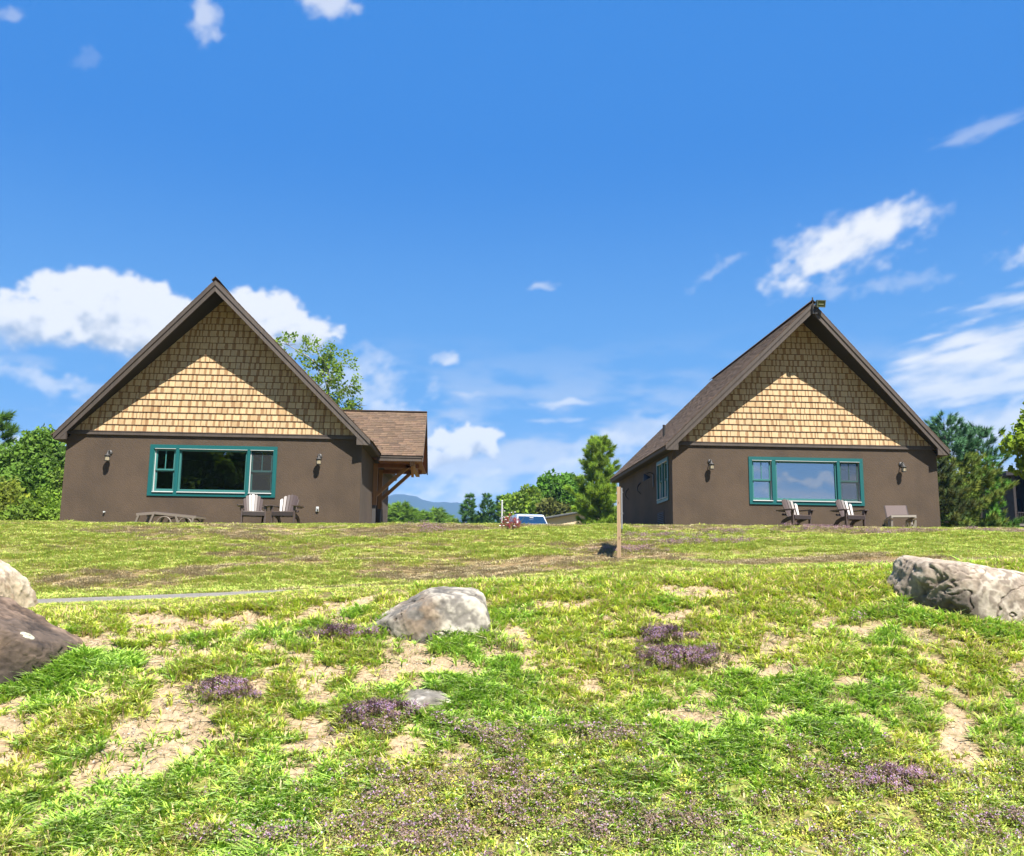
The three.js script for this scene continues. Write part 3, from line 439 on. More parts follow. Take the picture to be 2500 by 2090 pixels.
// ---------------------------------------------------------------- garden chairs
const mPoly = std({ color: lin(.11, .078, .066), roughness: .4 });
const mPolyDark = std({ color: lin(.05, .035, .031), roughness: .45 });
const chair = (() => {
  const t = thing('garden_chair', 'brown slatted garden chair facing forward under the right end of the left cottage window', 'garden chair', [0, 0, 0], 0, 'slatted garden chairs in front of the cottages');
  const p = (n, g, m = mPoly) => mesh(n, g, m, t);
  for (const s of [-1, 1]) {
    p('leg', rbox(.05, .53, .09, .008, s * .3, .265, .36)); // front legs
    const rear = prism([[-.42, .0], [-.3, 0], [-.02, .2], [.42, .30], [.42, .385], [.1, .345], [-.12, .27], [-.33, .09]], -.02, .02); rear.rotateY(-Math.PI / 2); rear.translate(s * .265, 0, 0); p('leg', rear, mPolyDark);
    const arm = new THREE.Shape([[-.07, .46], [.065, .46], [.085, .40], [.075, .1], [.03, -.28], [-.03, -.3], [-.055, -.1], [-.075, .2]].map((q) => new THREE.Vector2(q[0] * s, q[1]))), ag = new THREE.ExtrudeGeometry(arm, { depth: .024, bevelEnabled: true, bevelSize: .005, bevelThickness: .004, bevelSegments: 1 }); ag.rotateX(Math.PI / 2); ag.scale(1, 1, 1); ag.translate(s * .34, .558, 0); ag.applyMatrix4(new THREE.Matrix4().makeScale(1, 1, 1)); p('armrest', ag, mPoly);
    p('arm_brace', prism([[.04, .40], [.11, .53], [.04, .53]], -.012, .012).rotateY(-Math.PI / 2).translate(s * .335, 0, .36), mPolyDark);
  }
  for (let i = 0; i < 6; i++) { const z = .40 - i * .088, y = .385 - (.40 - z) * .24; const g = rbox(.56, .022, .078, .007); g.rotateX(.22); g.translate(0, y + (i === 0 ? -.004 : 0), z); p('seat_slat', g); }
  p('apron', rbox(.57, .11, .022, .006, 0, .325, .425), mPolyDark);
  for (let i = -3; i <= 3; i++) {
    const w0 = .048, w1 = .072, H = .70 - .018 * i * i - (Math.abs(i) === 3 ? .03 : 0);
    const sh = new THREE.Shape(); sh.moveTo(-w0 / 2, 0); sh.lineTo(w0 / 2, 0); sh.lineTo(w1 / 2, H - .02 - (i > 0 ? .012 * i : 0)); sh.quadraticCurveTo(0, H + .012, -w1 / 2, H - .02 + (i < 0 ? .012 * i : 0)); sh.closePath();
    const g = new THREE.ExtrudeGeometry(sh, { depth: .02, bevelEnabled: true, bevelSize: .003, bevelThickness: .003, bevelSegments: 1, curveSegments: 6 });
    g.rotateZ(-i * .035); g.rotateY(-i * .12); g.translate(i * .062, 0, i * i * .011); g.rotateX(-.44); g.translate(0, .26, -.06); p('back_slat', g);
  }
  { const g = rbox(.5, .06, .025, .006, 0, .2, -.03); g.rotateX(-.44); g.translate(0, .26, -.06); p('back_rail', g, mPolyDark); }
  { const g = rbox(.66, .05, .03, .006, 0, .535, -.21); p('back_rail', g, mPolyDark); }
  return t;
})();
const onGround = (x, z, dy = 0) => [x, ground(x, z) + dy, z];
chair.position.set(...onGround(-6.03, -26.15)); chair.rotation.y = .27; chair.scale.setScalar(1.06);
dup(chair, 'brown slatted garden chair turned leftwards, nearest the white outlet on the left cottage', onGround(-5.06, -26.2), -.12);
dup(chair, 'brown slatted chair before the wide middle pane of the right cottage window', onGround(10.1, -27.3, .02), .32);
dup(chair, 'brown slatted garden chair between the right cottage window corner and the other chair there', onGround(11.8, -27.3, .02), .22);

// ---------------------------------------------------------------- sun loungers
const slingTex = tex(128, 128, (u, v) => { const k = .8 + .3 * (Math.sin(u * 6.283 * 16) * .5 + .5) * (Math.sin(v * 6.283 * 16) * .3 + .7); return [116 * k, 98 * k, 92 * k]; });
const mSling = std({ map: rep(slingTex, 6), roughness: .6 }), mResinLit = std({ color: lin(.5, .44, .37), roughness: .5 }), mResinShade = std({ color: lin(.27, .22, .175), roughness: .5 });  // one resin coloured twice: brighter as if sunlit, darker as if out of sun
function lounger(label, pos, turn, back, mResin = back ? mResinLit : mResinShade) {   // foot end towards +x, head at -x
  const t = thing('sun_lounger', label, 'sun lounger', pos, turn), p = (n, g, m) => mesh(n, g, m, t), prof = back ? [[-.35, .33], [.95, .37]] : [[-.95, .345], [-.35, .395], [.95, .27]];
  for (const s of [-1, 1]) {
    const z = s * .32;
    const rail = back ? [[-.95, .31], [-.3, .33], [.95, .345]] : prof;
    for (let i = 0; i < rail.length - 1; i++) p('side_rail', beam([rail[i][0], rail[i][1] - .035, z], [rail[i + 1][0] + .01, rail[i + 1][1] - .035, z], .05, .075), mResin);
    const leg = (x, sp, h) => { const g = prism([[x - .03, h], [x + .035, h], [x + sp + .035, 0], [x + sp - .03, 0]], z - .028, z + .028); p('leg', g, mResin); };
    leg(-.88, -.09, .28); leg(-.4, -.12, .32); leg(.32, .1, .28); leg(.88, -.05, .22);
    const arc = new THREE.TorusGeometry(.23, .022, 6, 20, Math.PI); arc.translate(-.05, .02, z); p('arch', arc, mResin);
    const arc2 = new THREE.TorusGeometry(.2, .022, 6, 20, Math.PI); arc2.translate(.62, .02, z); p('arch', arc2, mResin);
  }
  p('cross_bar', beam([.93, .31 - (back ? -.02 : .07), -.34], [.93, .31 - (back ? -.02 : .07), .34], .07, .06), mResin);
  if (back) { p('sling', new THREE.BoxGeometry(1.3, .016, .6).translate(.3, .365, 0), mSling); const g = new THREE.BoxGeometry(.6, .018, .6); g.translate(-.3, 0, 0); g.rotateZ(-.72); g.translate(-.33, .37, 0); p('backrest', g, mSling); for (const s of [-1, 1]) p('backrest_frame', beam([-.33, .35, s * .315], [-.8, .76, s * .315], .035, .03), mPolyDark); p('wheel', rod([-.86, .09, -.4], [-.86, .09, -.34], .1, .1, 20), mPolyDark); p('wheel', rod([-.86, .09, .34], [-.86, .09, .4], .1, .1, 20), mPolyDark); }
  else { const a = new THREE.BoxGeometry(1.32, .018, .62); a.rotateZ(-.096); a.translate(.3, .345, 0); p('sling', a, mSling); const b = new THREE.BoxGeometry(.62, .018, .62); b.rotateZ(.083); b.translate(-.66, .378, 0); p('backrest', b, mSling); }
  return t;
}
lounger('flat resin-framed sun lounger, side on, below the left cottage window', onGround(-8.3, -26.1, .02), -.16, false).scale.setScalar(.92);
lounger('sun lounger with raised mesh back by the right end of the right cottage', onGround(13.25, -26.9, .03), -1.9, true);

// ---------------------------------------------------------------- sign seen edge on
{
  const t = thing('sign', 'wooden sign post with a board seen edge on, on the bank before the right cottage', 'sign', [2.78, ground(2.78, -16.15) - .05, -16.15], Math.atan2(2.78, -16.15) + Math.PI);
  const woodMap = tex(128, 512, (u, v) => { const n = fbm2(u * 14 + 2 * fbm2(v * 3, 0, 2, 605), v * 2.2, 4, 601), k = .72 + .5 * n, kn = sm(.16, .05, Math.hypot(u - .55, (v - .31) * 5)) + sm(.12, .04, Math.hypot(u - .4, (v - .78) * 5)); return [196 * k - 90 * kn, 164 * k - 90 * kn, 128 * k - 70 * kn]; });
  const m = std({ map: woodMap, roughness: .85, bumpMap: rep(grainTex, 1, 1), bumpScale: .004 }); const post = (z) => { const g = new THREE.BoxGeometry(.066, 1.34, .066); g.translate(0, .67, z); return g; };
  mesh('post', post(0), m, t); mesh('post', post(-1.5), m, t);
  const g = new THREE.BoxGeometry(.022, .74, 1.7); g.translate(.055, .95, -.82); mesh('board', g, std({ color: lin(.36, .36, .37), roughness: .45, metalness: .2 }), t);
  mesh('bolt', rod([.04, 1.24, -.02], [.082, 1.24, -.02], .012), mPewter, t); mesh('bolt', rod([.04, .86, -.02], [.082, .86, -.02], .012), mPewter, t);
}

// ---------------------------------------------------------------- boulders: a ball cut by soft planes [nx, ny, nz, h]
function boulder(name, label, pos, turn, planes, cfg) {
  const g0 = new THREE.IcosahedronGeometry(1, 64), g = mergeVertices((g0.deleteAttribute('uv'), g0.deleteAttribute('normal'), g0), 1e-4), p = g.attributes.position, C = new Float32Array(p.count * 3), U = new Float32Array(p.count * 2), v = new THREE.Vector3();
  const pl = planes.map(([a, b, c, h]) => { const l = Math.hypot(a, b, c); return [a / l, b / l, c / l, h]; });
  for (let i = 0; i < p.count; i++) {
    v.fromBufferAttribute(p, i).normalize(); let s = 0; const K = cfg.sharp ?? 9;
    for (const q of pl) { const d = v.x * q[0] + v.y * q[1] + v.z * q[2]; if (d > 0) s += Math.pow(d / q[3], K); }
    let r = Math.pow(s, -1 / K); const x = v.x * r, y = v.y * r, z = v.z * r, sd = cfg.seed;
    const n4 = fbm3(x * 22, y * 22, z * 22, 3, 11) - .5; const n1 = fbm3(x * 3 + sd, y * 3, z * 3, 3, 1) - .5, n2 = fbm3(x * 8 + sd, y * 8, z * 8, 4, 2) - .5, n3 = noise3(x * 34, y * 34, z * 34, 3) - .5, crack = Math.abs(fbm3(x * 3.2 + sd * 3, y * 4.5, z * 3.2, 3, 7) - .5);
    r += r * (n1 * .14 + n2 * .08 + n4 * .04 + n3 * .012) - (cfg.crack ?? .02) * (1 - sm(0, .018, crack));
    p.setXYZ(i, v.x * r, v.y * r, v.z * r); U[i * 2] = Math.atan2(v.z, v.x) / 6.283 * 4; U[i * 2 + 1] = v.y * r * 2;
    C.set(cfg.color(v.x * r, v.y * r, v.z * r, n1, n2, n3 * .5 + n4, 1 - sm(0, .02, crack)), i * 3);
  }
  g.setAttribute('color', new THREE.BufferAttribute(C, 3)); g.setAttribute('uv', new THREE.BufferAttribute(U, 2)); g.computeVertexNormals();
  g.scale(cfg.size, cfg.size, cfg.size); const t = thing(name, label, 'boulder', pos, turn); mesh('stone', g, std({ vertexColors: true, roughness: .92, bumpMap: rep(bumpFine, 5, 5), bumpScale: .01 }), t); return t;
}
const gray = [.40, .36, .30], pale = [.66, .60, .49], rust = [.34, .22, .12], umber = [.17, .12, .085];
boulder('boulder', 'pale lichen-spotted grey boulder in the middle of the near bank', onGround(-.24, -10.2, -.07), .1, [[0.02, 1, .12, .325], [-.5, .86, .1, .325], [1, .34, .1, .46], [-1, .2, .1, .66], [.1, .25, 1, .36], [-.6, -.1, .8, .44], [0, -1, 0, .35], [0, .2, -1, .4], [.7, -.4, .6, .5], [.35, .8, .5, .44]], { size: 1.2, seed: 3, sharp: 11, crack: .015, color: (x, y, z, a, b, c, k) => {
  let q = mix3(gray, pale, sm(-.05, .13, a * .8 + b * .9 + (x > -.1 ? .04 : -.05) - sm(.24, .36, y) * .1 + c * .3)); q = mix3(q, rust, sm(.28, .1, Math.hypot(x + .2, y - .1)) * .7 * sm(-.1, .1, b + .04)); q = mix3(q, umber, k * .6 + (x < -.05 && y < .1 ? .3 : 0)); const m = 1 + b * 1.6 + c * .8; return [q[0] * m, q[1] * m, q[2] * m]; } });  // lower left painted darker in place of a shaded ledge recess
boulder('boulder', 'long weathered boulder with overhang shade painted dark on its left end, at the right end of the near bank', onGround(6.05, -10.15, -.03), -.12, [[.16, 1, .05, .36], [.42, 1, .1, .44], [-1, .25, .0, .98], [-.7, .55, .35, .84], [.12, .12, 1, .40], [-.75, -.35, .8, .58], [0, -1, 0, .4], [0, .3, -1, .5], [1, .3, 0, 1.1], [.2, .75, .7, .42]], { size: 1.1, seed: 8, sharp: 12, crack: .02, color: (x, y, z, a, b, c, k) => {
  let q = mix3([.66, .53, .40], [.98, .84, .66], sm(-.06, .06, a + b)); q = mix3(q, umber, sm(.0, .14, b + c * .25 + a * .4 + (x < -.35 ? .06 : 0) - (y > .24 ? .08 : 0)) * .75); q = mix3(q, [.1, .08, .07], sm(-.2, -.45, x) * sm(.22, .0, y) * .7); q = mix3(q, umber, k * .75); const m = 1 + c * .8 + b * 1.2; return [q[0] * m, q[1] * m, q[2] * m]; } });  // low left end painted near black for the shade under an overhang
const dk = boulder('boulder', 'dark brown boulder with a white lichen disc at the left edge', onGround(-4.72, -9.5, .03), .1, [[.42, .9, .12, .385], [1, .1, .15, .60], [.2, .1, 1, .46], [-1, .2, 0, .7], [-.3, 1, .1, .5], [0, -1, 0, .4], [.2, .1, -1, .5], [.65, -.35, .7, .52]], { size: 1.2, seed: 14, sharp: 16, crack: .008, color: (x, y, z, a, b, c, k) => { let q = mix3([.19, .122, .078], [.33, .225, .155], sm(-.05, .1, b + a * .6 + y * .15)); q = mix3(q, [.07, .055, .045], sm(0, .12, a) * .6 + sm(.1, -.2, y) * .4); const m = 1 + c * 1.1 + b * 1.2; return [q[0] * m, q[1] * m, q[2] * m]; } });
boulder('boulder', 'smooth sunlit tan boulder behind the dark one at the left edge', onGround(-5.86, -10.7, .27), .2, [[.45, .9, .1, .46], [1, .25, .15, .62], [.1, .15, 1, .5], [-1, .3, 0, .7], [-.2, 1, 0, .5], [0, -1, 0, .4], [0, .2, -1, .5], [.9, -.3, .4, .6]], { size: 1.2, seed: 21, sharp: 7, crack: 0, color: (x, y, z, a, b, c) => { let q = mix3([.84, .66, .44], [.98, .82, .60], sm(-.1, .1, a + b)); q = mix3(q, [.4, .22, .12], sm(.07, .14, b) * .5); const m = 1 + c * .7; return [q[0] * m, q[1] * m, q[2] * m]; } });
boulder('boulder', 'small flat pale rock sunk in the bank below the middle boulder', onGround(-.3, -8.66, -.045), .3, [[0, 1, .1, .085], [-.7, .7, .1, .13], [.7, .7, .2, .14], [1, 0, 0, .19], [-1, 0, 0, .19], [0, .25, 1, .15], [0, .2, -1, .16], [0, -1, 0, .12]], { size: 1.35, seed: 31, sharp: 8, crack: .006, color: (x, y, z, a, b, c, k) => { let q = mix3([.46, .41, .34], [.86, .80, .70], sm(-.04, .06, a + b * 1.2)); q = mix3(q, umber, k * .6); const m = 1 + c + b; return [q[0] * m, q[1] * m, q[2] * m]; } });
{ // lichen disc on the dark boulder, laid on its sloping face
  const S = dk.children[0], p = S.geometry.attributes.position, n = S.geometry.attributes.normal, A = new THREE.Vector3(.5, .27, .36).normalize(), v = new THREE.Vector3(); let best = -1, bi = 0;
  for (let i = 0; i < p.count; i++) { v.fromBufferAttribute(p, i).normalize(); const d = v.dot(A); if (d > best) { best = d; bi = i; } }
  const c = new THREE.Vector3().fromBufferAttribute(p, bi), N = new THREE.Vector3(0, 0, 0); for (let i = 0; i < p.count; i++) { v.fromBufferAttribute(p, i); if (v.distanceTo(c) < .07) N.add(v.fromBufferAttribute(n, i)); } N.normalize();
  const g = new THREE.CircleGeometry(.074, 40), q = g.attributes.position, C = []; for (let i = 0; i < q.count; i++) { const x = q.getX(i), y = q.getY(i), k = 1 + .1 * (noise2(x * 60 + 9, y * 60, 3) - .5); q.setXYZ(i, x * k, y * k * .82, i ? -.012 : .004); C.push(.62, .62, .52); }
  g.setAttribute('color', new THREE.Float32BufferAttribute(C, 3)); g.applyQuaternion(new THREE.Quaternion().setFromUnitVectors(new THREE.Vector3(0, 0, 1), N)); g.translate(c.x + N.x * .017, c.y + N.y * .017, c.z + N.z * .017); g.computeVertexNormals();
  const lt = tex(128, 128, (u, w) => { const r = Math.hypot(u - .5, w - .5) * 2, k = .78 + .4 * fbm2(u * 9, w * 9, 3, 631) - sm(.5, .3, r) * .3 * fbm2(u * 6, w * 6, 2, 633); return [235 * k, 235 * k, 215 * k]; });
  mesh('lichen', g, std({ map: lt, color: lin(.75, .75, .66), roughness: 1, side: THREE.DoubleSide }), dk).userData.label = 'round white lichen patch';
}

// ---------------------------------------------------------------- car, pole, shed, far building
{
  const t = thing('car', 'white sport utility car showing only its windscreen and roof above the crest', 'car', [3.42, ground(3.42, -47) - .1, -47.6], .1), p = (n, g, m) => mesh(n, g, m, t);
  const paint = phys({ color: lin(.78, .79, .8), roughness: .25, clearcoat: 1, clearcoatRoughness: .05 }), glass = std({ color: lin(.03, .09, .19), roughness: .05, metalness: .45 }), rub = std({ color: lin(.02, .02, .02), roughness: .8 });
  const side = (pts, w) => { const g = new THREE.ExtrudeGeometry(new THREE.Shape(pts.map((q) => new THREE.Vector2(...q))), { depth: w - .12, bevelEnabled: true, bevelSize: .06, bevelThickness: .06, bevelSegments: 3 }); g.translate(0, 0, -(w - .12) / 2); g.rotateY(-Math.PI / 2); return g; };
  p('body', side([[2.2, .38], [2.22, .95], [2.05, 1.06], [1.1, 1.17], [-2.2, 1.2], [-2.25, .4]], 1.86), paint);
  { const g = side([[1.08, 1.1], [.38, 1.66], [-.1, 1.72], [-1.9, 1.70], [-2.15, 1.15]], 1.62), q = g.attributes.position; for (let i = 0; i < q.count; i++) { const k = 1 - .14 * sm(1.15, 1.75, q.getY(i)); q.setX(i, q.getX(i) * k * 1.04); } g.computeVertexNormals(); p('cabin', g, paint); }
  { const g = new THREE.BufferGeometry(); g.setAttribute('position', new THREE.Float32BufferAttribute([-.74, 1.19, 1.175, .74, 1.19, 1.175, .66, 1.63, .52, -.66, 1.63, .52], 3)); g.setIndex([0, 1, 2, 0, 2, 3]); g.computeVertexNormals(); p('windscreen', g, glass); }
  for (const s of [-1, 1]) {
    const g = new THREE.BufferGeometry(); g.setAttribute('position', new THREE.Float32BufferAttribute([s * .845, 1.22, .85, s * .845, 1.22, -1.9, s * .775, 1.6, -1.75, s * .775, 1.6, .32], 3)); g.setIndex(s > 0 ? [0, 1, 2, 0, 2, 3] : [0, 2, 1, 0, 3, 2]); g.computeVertexNormals(); p('side_window', g, glass);
    p('mirror', rbox(.2, .15, .1, .03, s * 1.06, 1.22, .82), rub); p('headlight', rbox(.36, .14, .1, .03, s * .68, .86, 2.24), std({ color: lin(.7, .72, .75), roughness: .1 }));
    for (const z of [1.45, -1.45]) { const w = sub('wheel', t, [s * .84, .36, z]); mesh('tyre', rod([-.11, 0, 0], [.11, 0, 0], .36, .36, 28), rub, w); mesh('rim', rod([-.115, 0, 0], [.115, 0, 0], .23, .23, 20), mPewter, w); }
  }
  p('grille', box(-.45, .45, .62, .88, 2.255, 2.285), rub); p('number_plate', box(-.2, .2, .48, .58, 2.27, 2.295), mVinyl); p('rear_mirror', box(-.1, .1, 1.53, 1.57, .72, .74), mVinyl);
}
{ const t = thing('pole', 'thin white pole standing behind the crest left of the car', 'pole', [2.29, ground(2.29, -55), -55]); mesh('shaft', rod([0, -.2, 0], [0, 2.95, 0], .055, .05, 12), mVinyl, t); mesh('cap', new THREE.SphereGeometry(.06, 12, 8).translate(0, 2.96, 0), mVinyl, t); }
{
  const t = thing('shed', 'low tan board shed with a sloping grey roof behind the car', 'shed', [8.4, ground(8.4, -76), -76], 0), p = (n, g, m) => mesh(n, g, m, t), mTan = std({ color: lin(.85, .68, .42), roughness: .85 }), mR = std({ color: lin(.2, .22, .22), roughness: .6 });
  p('wall', prism([[-1.9, 0], [3, 0], [3, 3.95], [-1.9, 3.05]], -3.5, 0), mTan);
  for (let i = 0; i < 16; i++) { const x = -1.87 + i * .31; p('batten', box(x, x + .05, 0, 3.02 + (x + 1.9) * .183, 0, .025), mTan); }
  p('roof', prism([[-2.3, 2.98], [3.4, 4.03], [3.4, 4.21], [-2.3, 3.16]], -3.9, .4), mR); p('fascia', prism([[-2.32, 3.02], [3.42, 4.07], [3.42, 4.15], [-2.32, 3.1]], .4, .45), mPewter);
}
{
  const t = thing('apartment_building', 'dark brown building with balconies behind the pines at the right edge', 'building', [47.6, 2.6, -70]), p = (n, g, m, q = t) => mesh(n, g, m, q), mW = std({ color: lin(.035, .025, .022), roughness: .9 }), mB = std({ color: lin(.42, .28, .17), roughness: .8 }), gl = std({ color: lin(.03, .045, .06), roughness: .06, metalness: .3 });
  p('wall', box(-3.6, 9, -1, 7.2, -12, -2), mW); p('wall', box(-3.8, -3.6, -1, 7.2, -12, .3), mW); p('wall', box(-1.75, 9, -1, 7.2, -2, .25), mW);
  p('roof', prism([[-4.6, 7.1], [9.4, 7.9], [9.4, 8.25], [-4.6, 7.45]], -12.4, .8), std({ color: lin(.03, .025, .03), roughness: .9 })); p('chimney', box(-4.1, -3.6, 7.3, 8.3, -3, -2.4), mW);
  p('corner_board', box(-1.98, -1.4, .1, 6.4, .25, .36), mB);
  for (const y of [.4, 3.3]) {
    const b = sub('balcony', t, [-2.7, y, -.9]); p('slab', box(-.92, .92, -.18, 0, -1.1, 1.3), std({ color: lin(.2, .17, .15), roughness: .9 }), b); p('railing', box(-.9, .9, .85, .93, 1.2, 1.26), mW, b); for (let i = 0; i < 12; i++) p('baluster', box(-.88 + i * .158, -.84 + i * .158, 0, .86, 1.21, 1.24), mW, b); p('sliding_door', box(-.2, .86, 0, 2.2, -1.09, -1.04), gl, b);
  }
}
// ---------------------------------------------------------------- trees
const leafMat = (c, tr = .35) => phys({ color: lin(...c), roughness: 1, specularIntensity: .35, transmission: tr, thickness: 0, side: THREE.DoubleSide });
const mBark = std({ color: lin(.13, .105, .085), roughness: .95, bumpMap: rep(bumpFine, 2), bumpScale: .02 }), mBarkPale = std({ color: lin(.36, .34, .30), roughness: .9 });
// a spray of leaves: n bent leaves within a ball
function spray(n, rad, size, seed, long = 1.5) {
  const R = mulberry(seed), P = [], I = [], C = [], v = new THREE.Vector3(), a = new THREE.Vector3(), b = new THREE.Vector3(), q = new THREE.Quaternion();
  for (let i = 0; i < n; i++) {
    do v.set(R() * 2 - 1, R() * 2 - 1, R() * 2 - 1); while (v.lengthSq() > 1); v.multiplyScalar(rad);
    q.setFromEuler(new THREE.Euler(R() * 1.6 - .8, R() * 6.28, R() * 1.6 - .8)); const s = size * (.65 + R() * .7); a.set(s * .5, 0, 0).applyQuaternion(q); b.set(0, 0, s * .5 * long).applyQuaternion(q); const f = new THREE.Vector3(0, s * .14, 0).applyQuaternion(q), k = P.length / 3, t = .75 + R() * .5;
    for (const [x, y, z] of [[0, -1, 0], [1, -.1, 1], [0, 1, 0], [-1, -.1, 1]]) { P.push(v.x + a.x * x + b.x * y + f.x * z, v.y + a.y * x + b.y * y + f.y * z, v.z + a.z * x + b.z * y + f.z * z); C.push(t, t, t); }
    I.push(k, k + 1, k + 2, k, k + 2, k + 3);
  }
  const g = new THREE.BufferGeometry(); g.setAttribute('position', new THREE.Float32BufferAttribute(P, 3)); g.setAttribute('color', new THREE.Float32BufferAttribute(C, 3)); g.setIndex(I); const o = g.toNonIndexed(); o.computeVertexNormals(); return o;
}
// a tuft of needles fanning out along +y
function needles(n, len, w, seed) {
  const R = mulberry(seed), P = [], v = new THREE.Vector3(), s = new THREE.Vector3();
  for (let i = 0; i < n; i++) { const a = R() * 6.283, t = .25 + R() * .95, h = R() * .5 * len; v.set(Math.cos(a) * Math.sin(t), Math.cos(t), Math.sin(a) * Math.sin(t)).multiplyScalar(len * (.7 + R() * .5)); s.set(-Math.sin(a + R()), R() - .5, Math.cos(a)).multiplyScalar(w); P.push(-s.x, h - s.y, -s.z, s.x, h + s.y, s.z, v.x, h + v.y, v.z); }
  const g = new THREE.BufferGeometry(); g.setAttribute('position', new THREE.Float32BufferAttribute(P, 3)); g.computeVertexNormals(); return g;
}
const SPRAY = { fine: spray(16, .3, .11, 1), mid: spray(16, .42, .17, 2, 1.3), maple: spray(15, .4, .2, 3, 1.05), far: spray(14, .6, .3, 4, 1.2) };
const NEEDLE = { long: needles(44, .26, .011, 5), blue: needles(40, .2, .012, 6), far: needles(26, .5, .035, 7) };
function instanced(name, geo, mat, list, parent) {
  const m = shade(new THREE.InstancedMesh(geo, mat, list.length)); m.name = name;
  list.forEach((q, i) => { m.setMatrixAt(i, q.m); m.setColorAt(i, q.c); });
  if (parent !== scene) m.userData.kind = 'stuff';
  parent.add(m); return m;
}
const M4 = (p, q, s) => new THREE.Matrix4().compose(p, q, typeof s === 'number' ? new THREE.Vector3(s, s, s) : s);
const rq = (R) => new THREE.Quaternion().setFromEuler(new THREE.Euler(R() * 6.28, R() * 6.28, R() * 6.28));
// broad-leaved tree: lumps = [x, y, z, rx, ry] (tree-local), filled with sprays denser towards their skins
function leafTree(name, label, pos, o) {
  const R = mulberry(o.seed), t = thing(name, label, o.cat ?? 'tree', pos, 0, o.group), wood = [], list = [], tr = o.trunkR ?? .12, base = o.base ?? [0, 0, 0];
  const top = Math.max(...o.lumps.map((l) => l[1]));
  const lean = o.lean ?? [0, 0];
  const spine = (h) => new THREE.Vector3(base[0] + lean[0] * h / top + .12 * Math.sin(h * .9 + o.seed), h, base[2] + lean[1] * h / top + .1 * Math.cos(h * 1.1 + o.seed));
  for (let i = 0; i < 8; i++) { const a = spine(top * i / 8), b = spine(top * (i + 1) / 8); wood.push(rod([a.x, a.y, a.z], [b.x, b.y, b.z], tr * (1 - i / 9), tr * (1 - (i + 1) / 9), 7)); }
  for (const l of o.lumps) {
    const h = Math.max(.25 * top, l[1] - l[3] * .9 - Math.hypot(l[0], l[2]) * .5), a = spine(Math.min(h, top * .96)), c = new THREE.Vector3(l[0], l[1], l[2]), mid = a.clone().lerp(c, .5); mid.y += .15;
    wood.push(rod(a.toArray(), mid.toArray(), tr * .38, tr * .25, 5), rod(mid.toArray(), c.toArray(), tr * .25, tr * .1, 5));
    for (let i = 0; i < 5; i++) { const d = new THREE.Vector3(R() * 2 - 1, R() * 1.4 - .5, R() * 2 - 1).normalize().multiply(new THREE.Vector3(l[3], l[4] ?? l[3], l[3])).multiplyScalar(.85); wood.push(rod(c.toArray(), c.clone().add(d).toArray(), tr * .12, tr * .04, 4)); }
    const n = Math.round(o.n * l[3] * l[3] * (l[4] ?? l[3]) ** .5), tone = .82 + R() * .36;
    for (let i = 0; i < n; i++) {
      const d = new THREE.Vector3(R() * 2 - 1, R() * 2 - 1, R() * 2 - 1); if (d.lengthSq() > 1) { i--; continue; }
      const bump = .72 + .5 * fbm3(d.x * 2.2 + l[0] * 3, d.y * 2.2 + l[1], d.z * 2.2, 2, o.seed); d.setLength(Math.pow(d.length(), .45) * bump);
      if (noise3(d.x * 3 + l[0], d.y * 3 + l[1], d.z * 3, o.seed + 3) < (o.gap ?? .25)) continue;
      const p = new THREE.Vector3(l[0] + d.x * l[3], l[1] + d.y * (l[4] ?? l[3]), l[2] + d.z * l[3]), k = tone * (.75 + R() * .5), y = R() * (o.yellow ?? .2);
      list.push({ m: M4(p, rq(R), (o.size ?? 1) * (.7 + R() * .6)), c: lin(k * (1 + y), k * (1 + y * .35), k * (1 - y * .5)) });
    }
  }
  mesh('trunk', merge(wood), o.bark ?? mBark, t); instanced('crown', o.spray ?? SPRAY.mid, o.mat, list, t); return t;
}
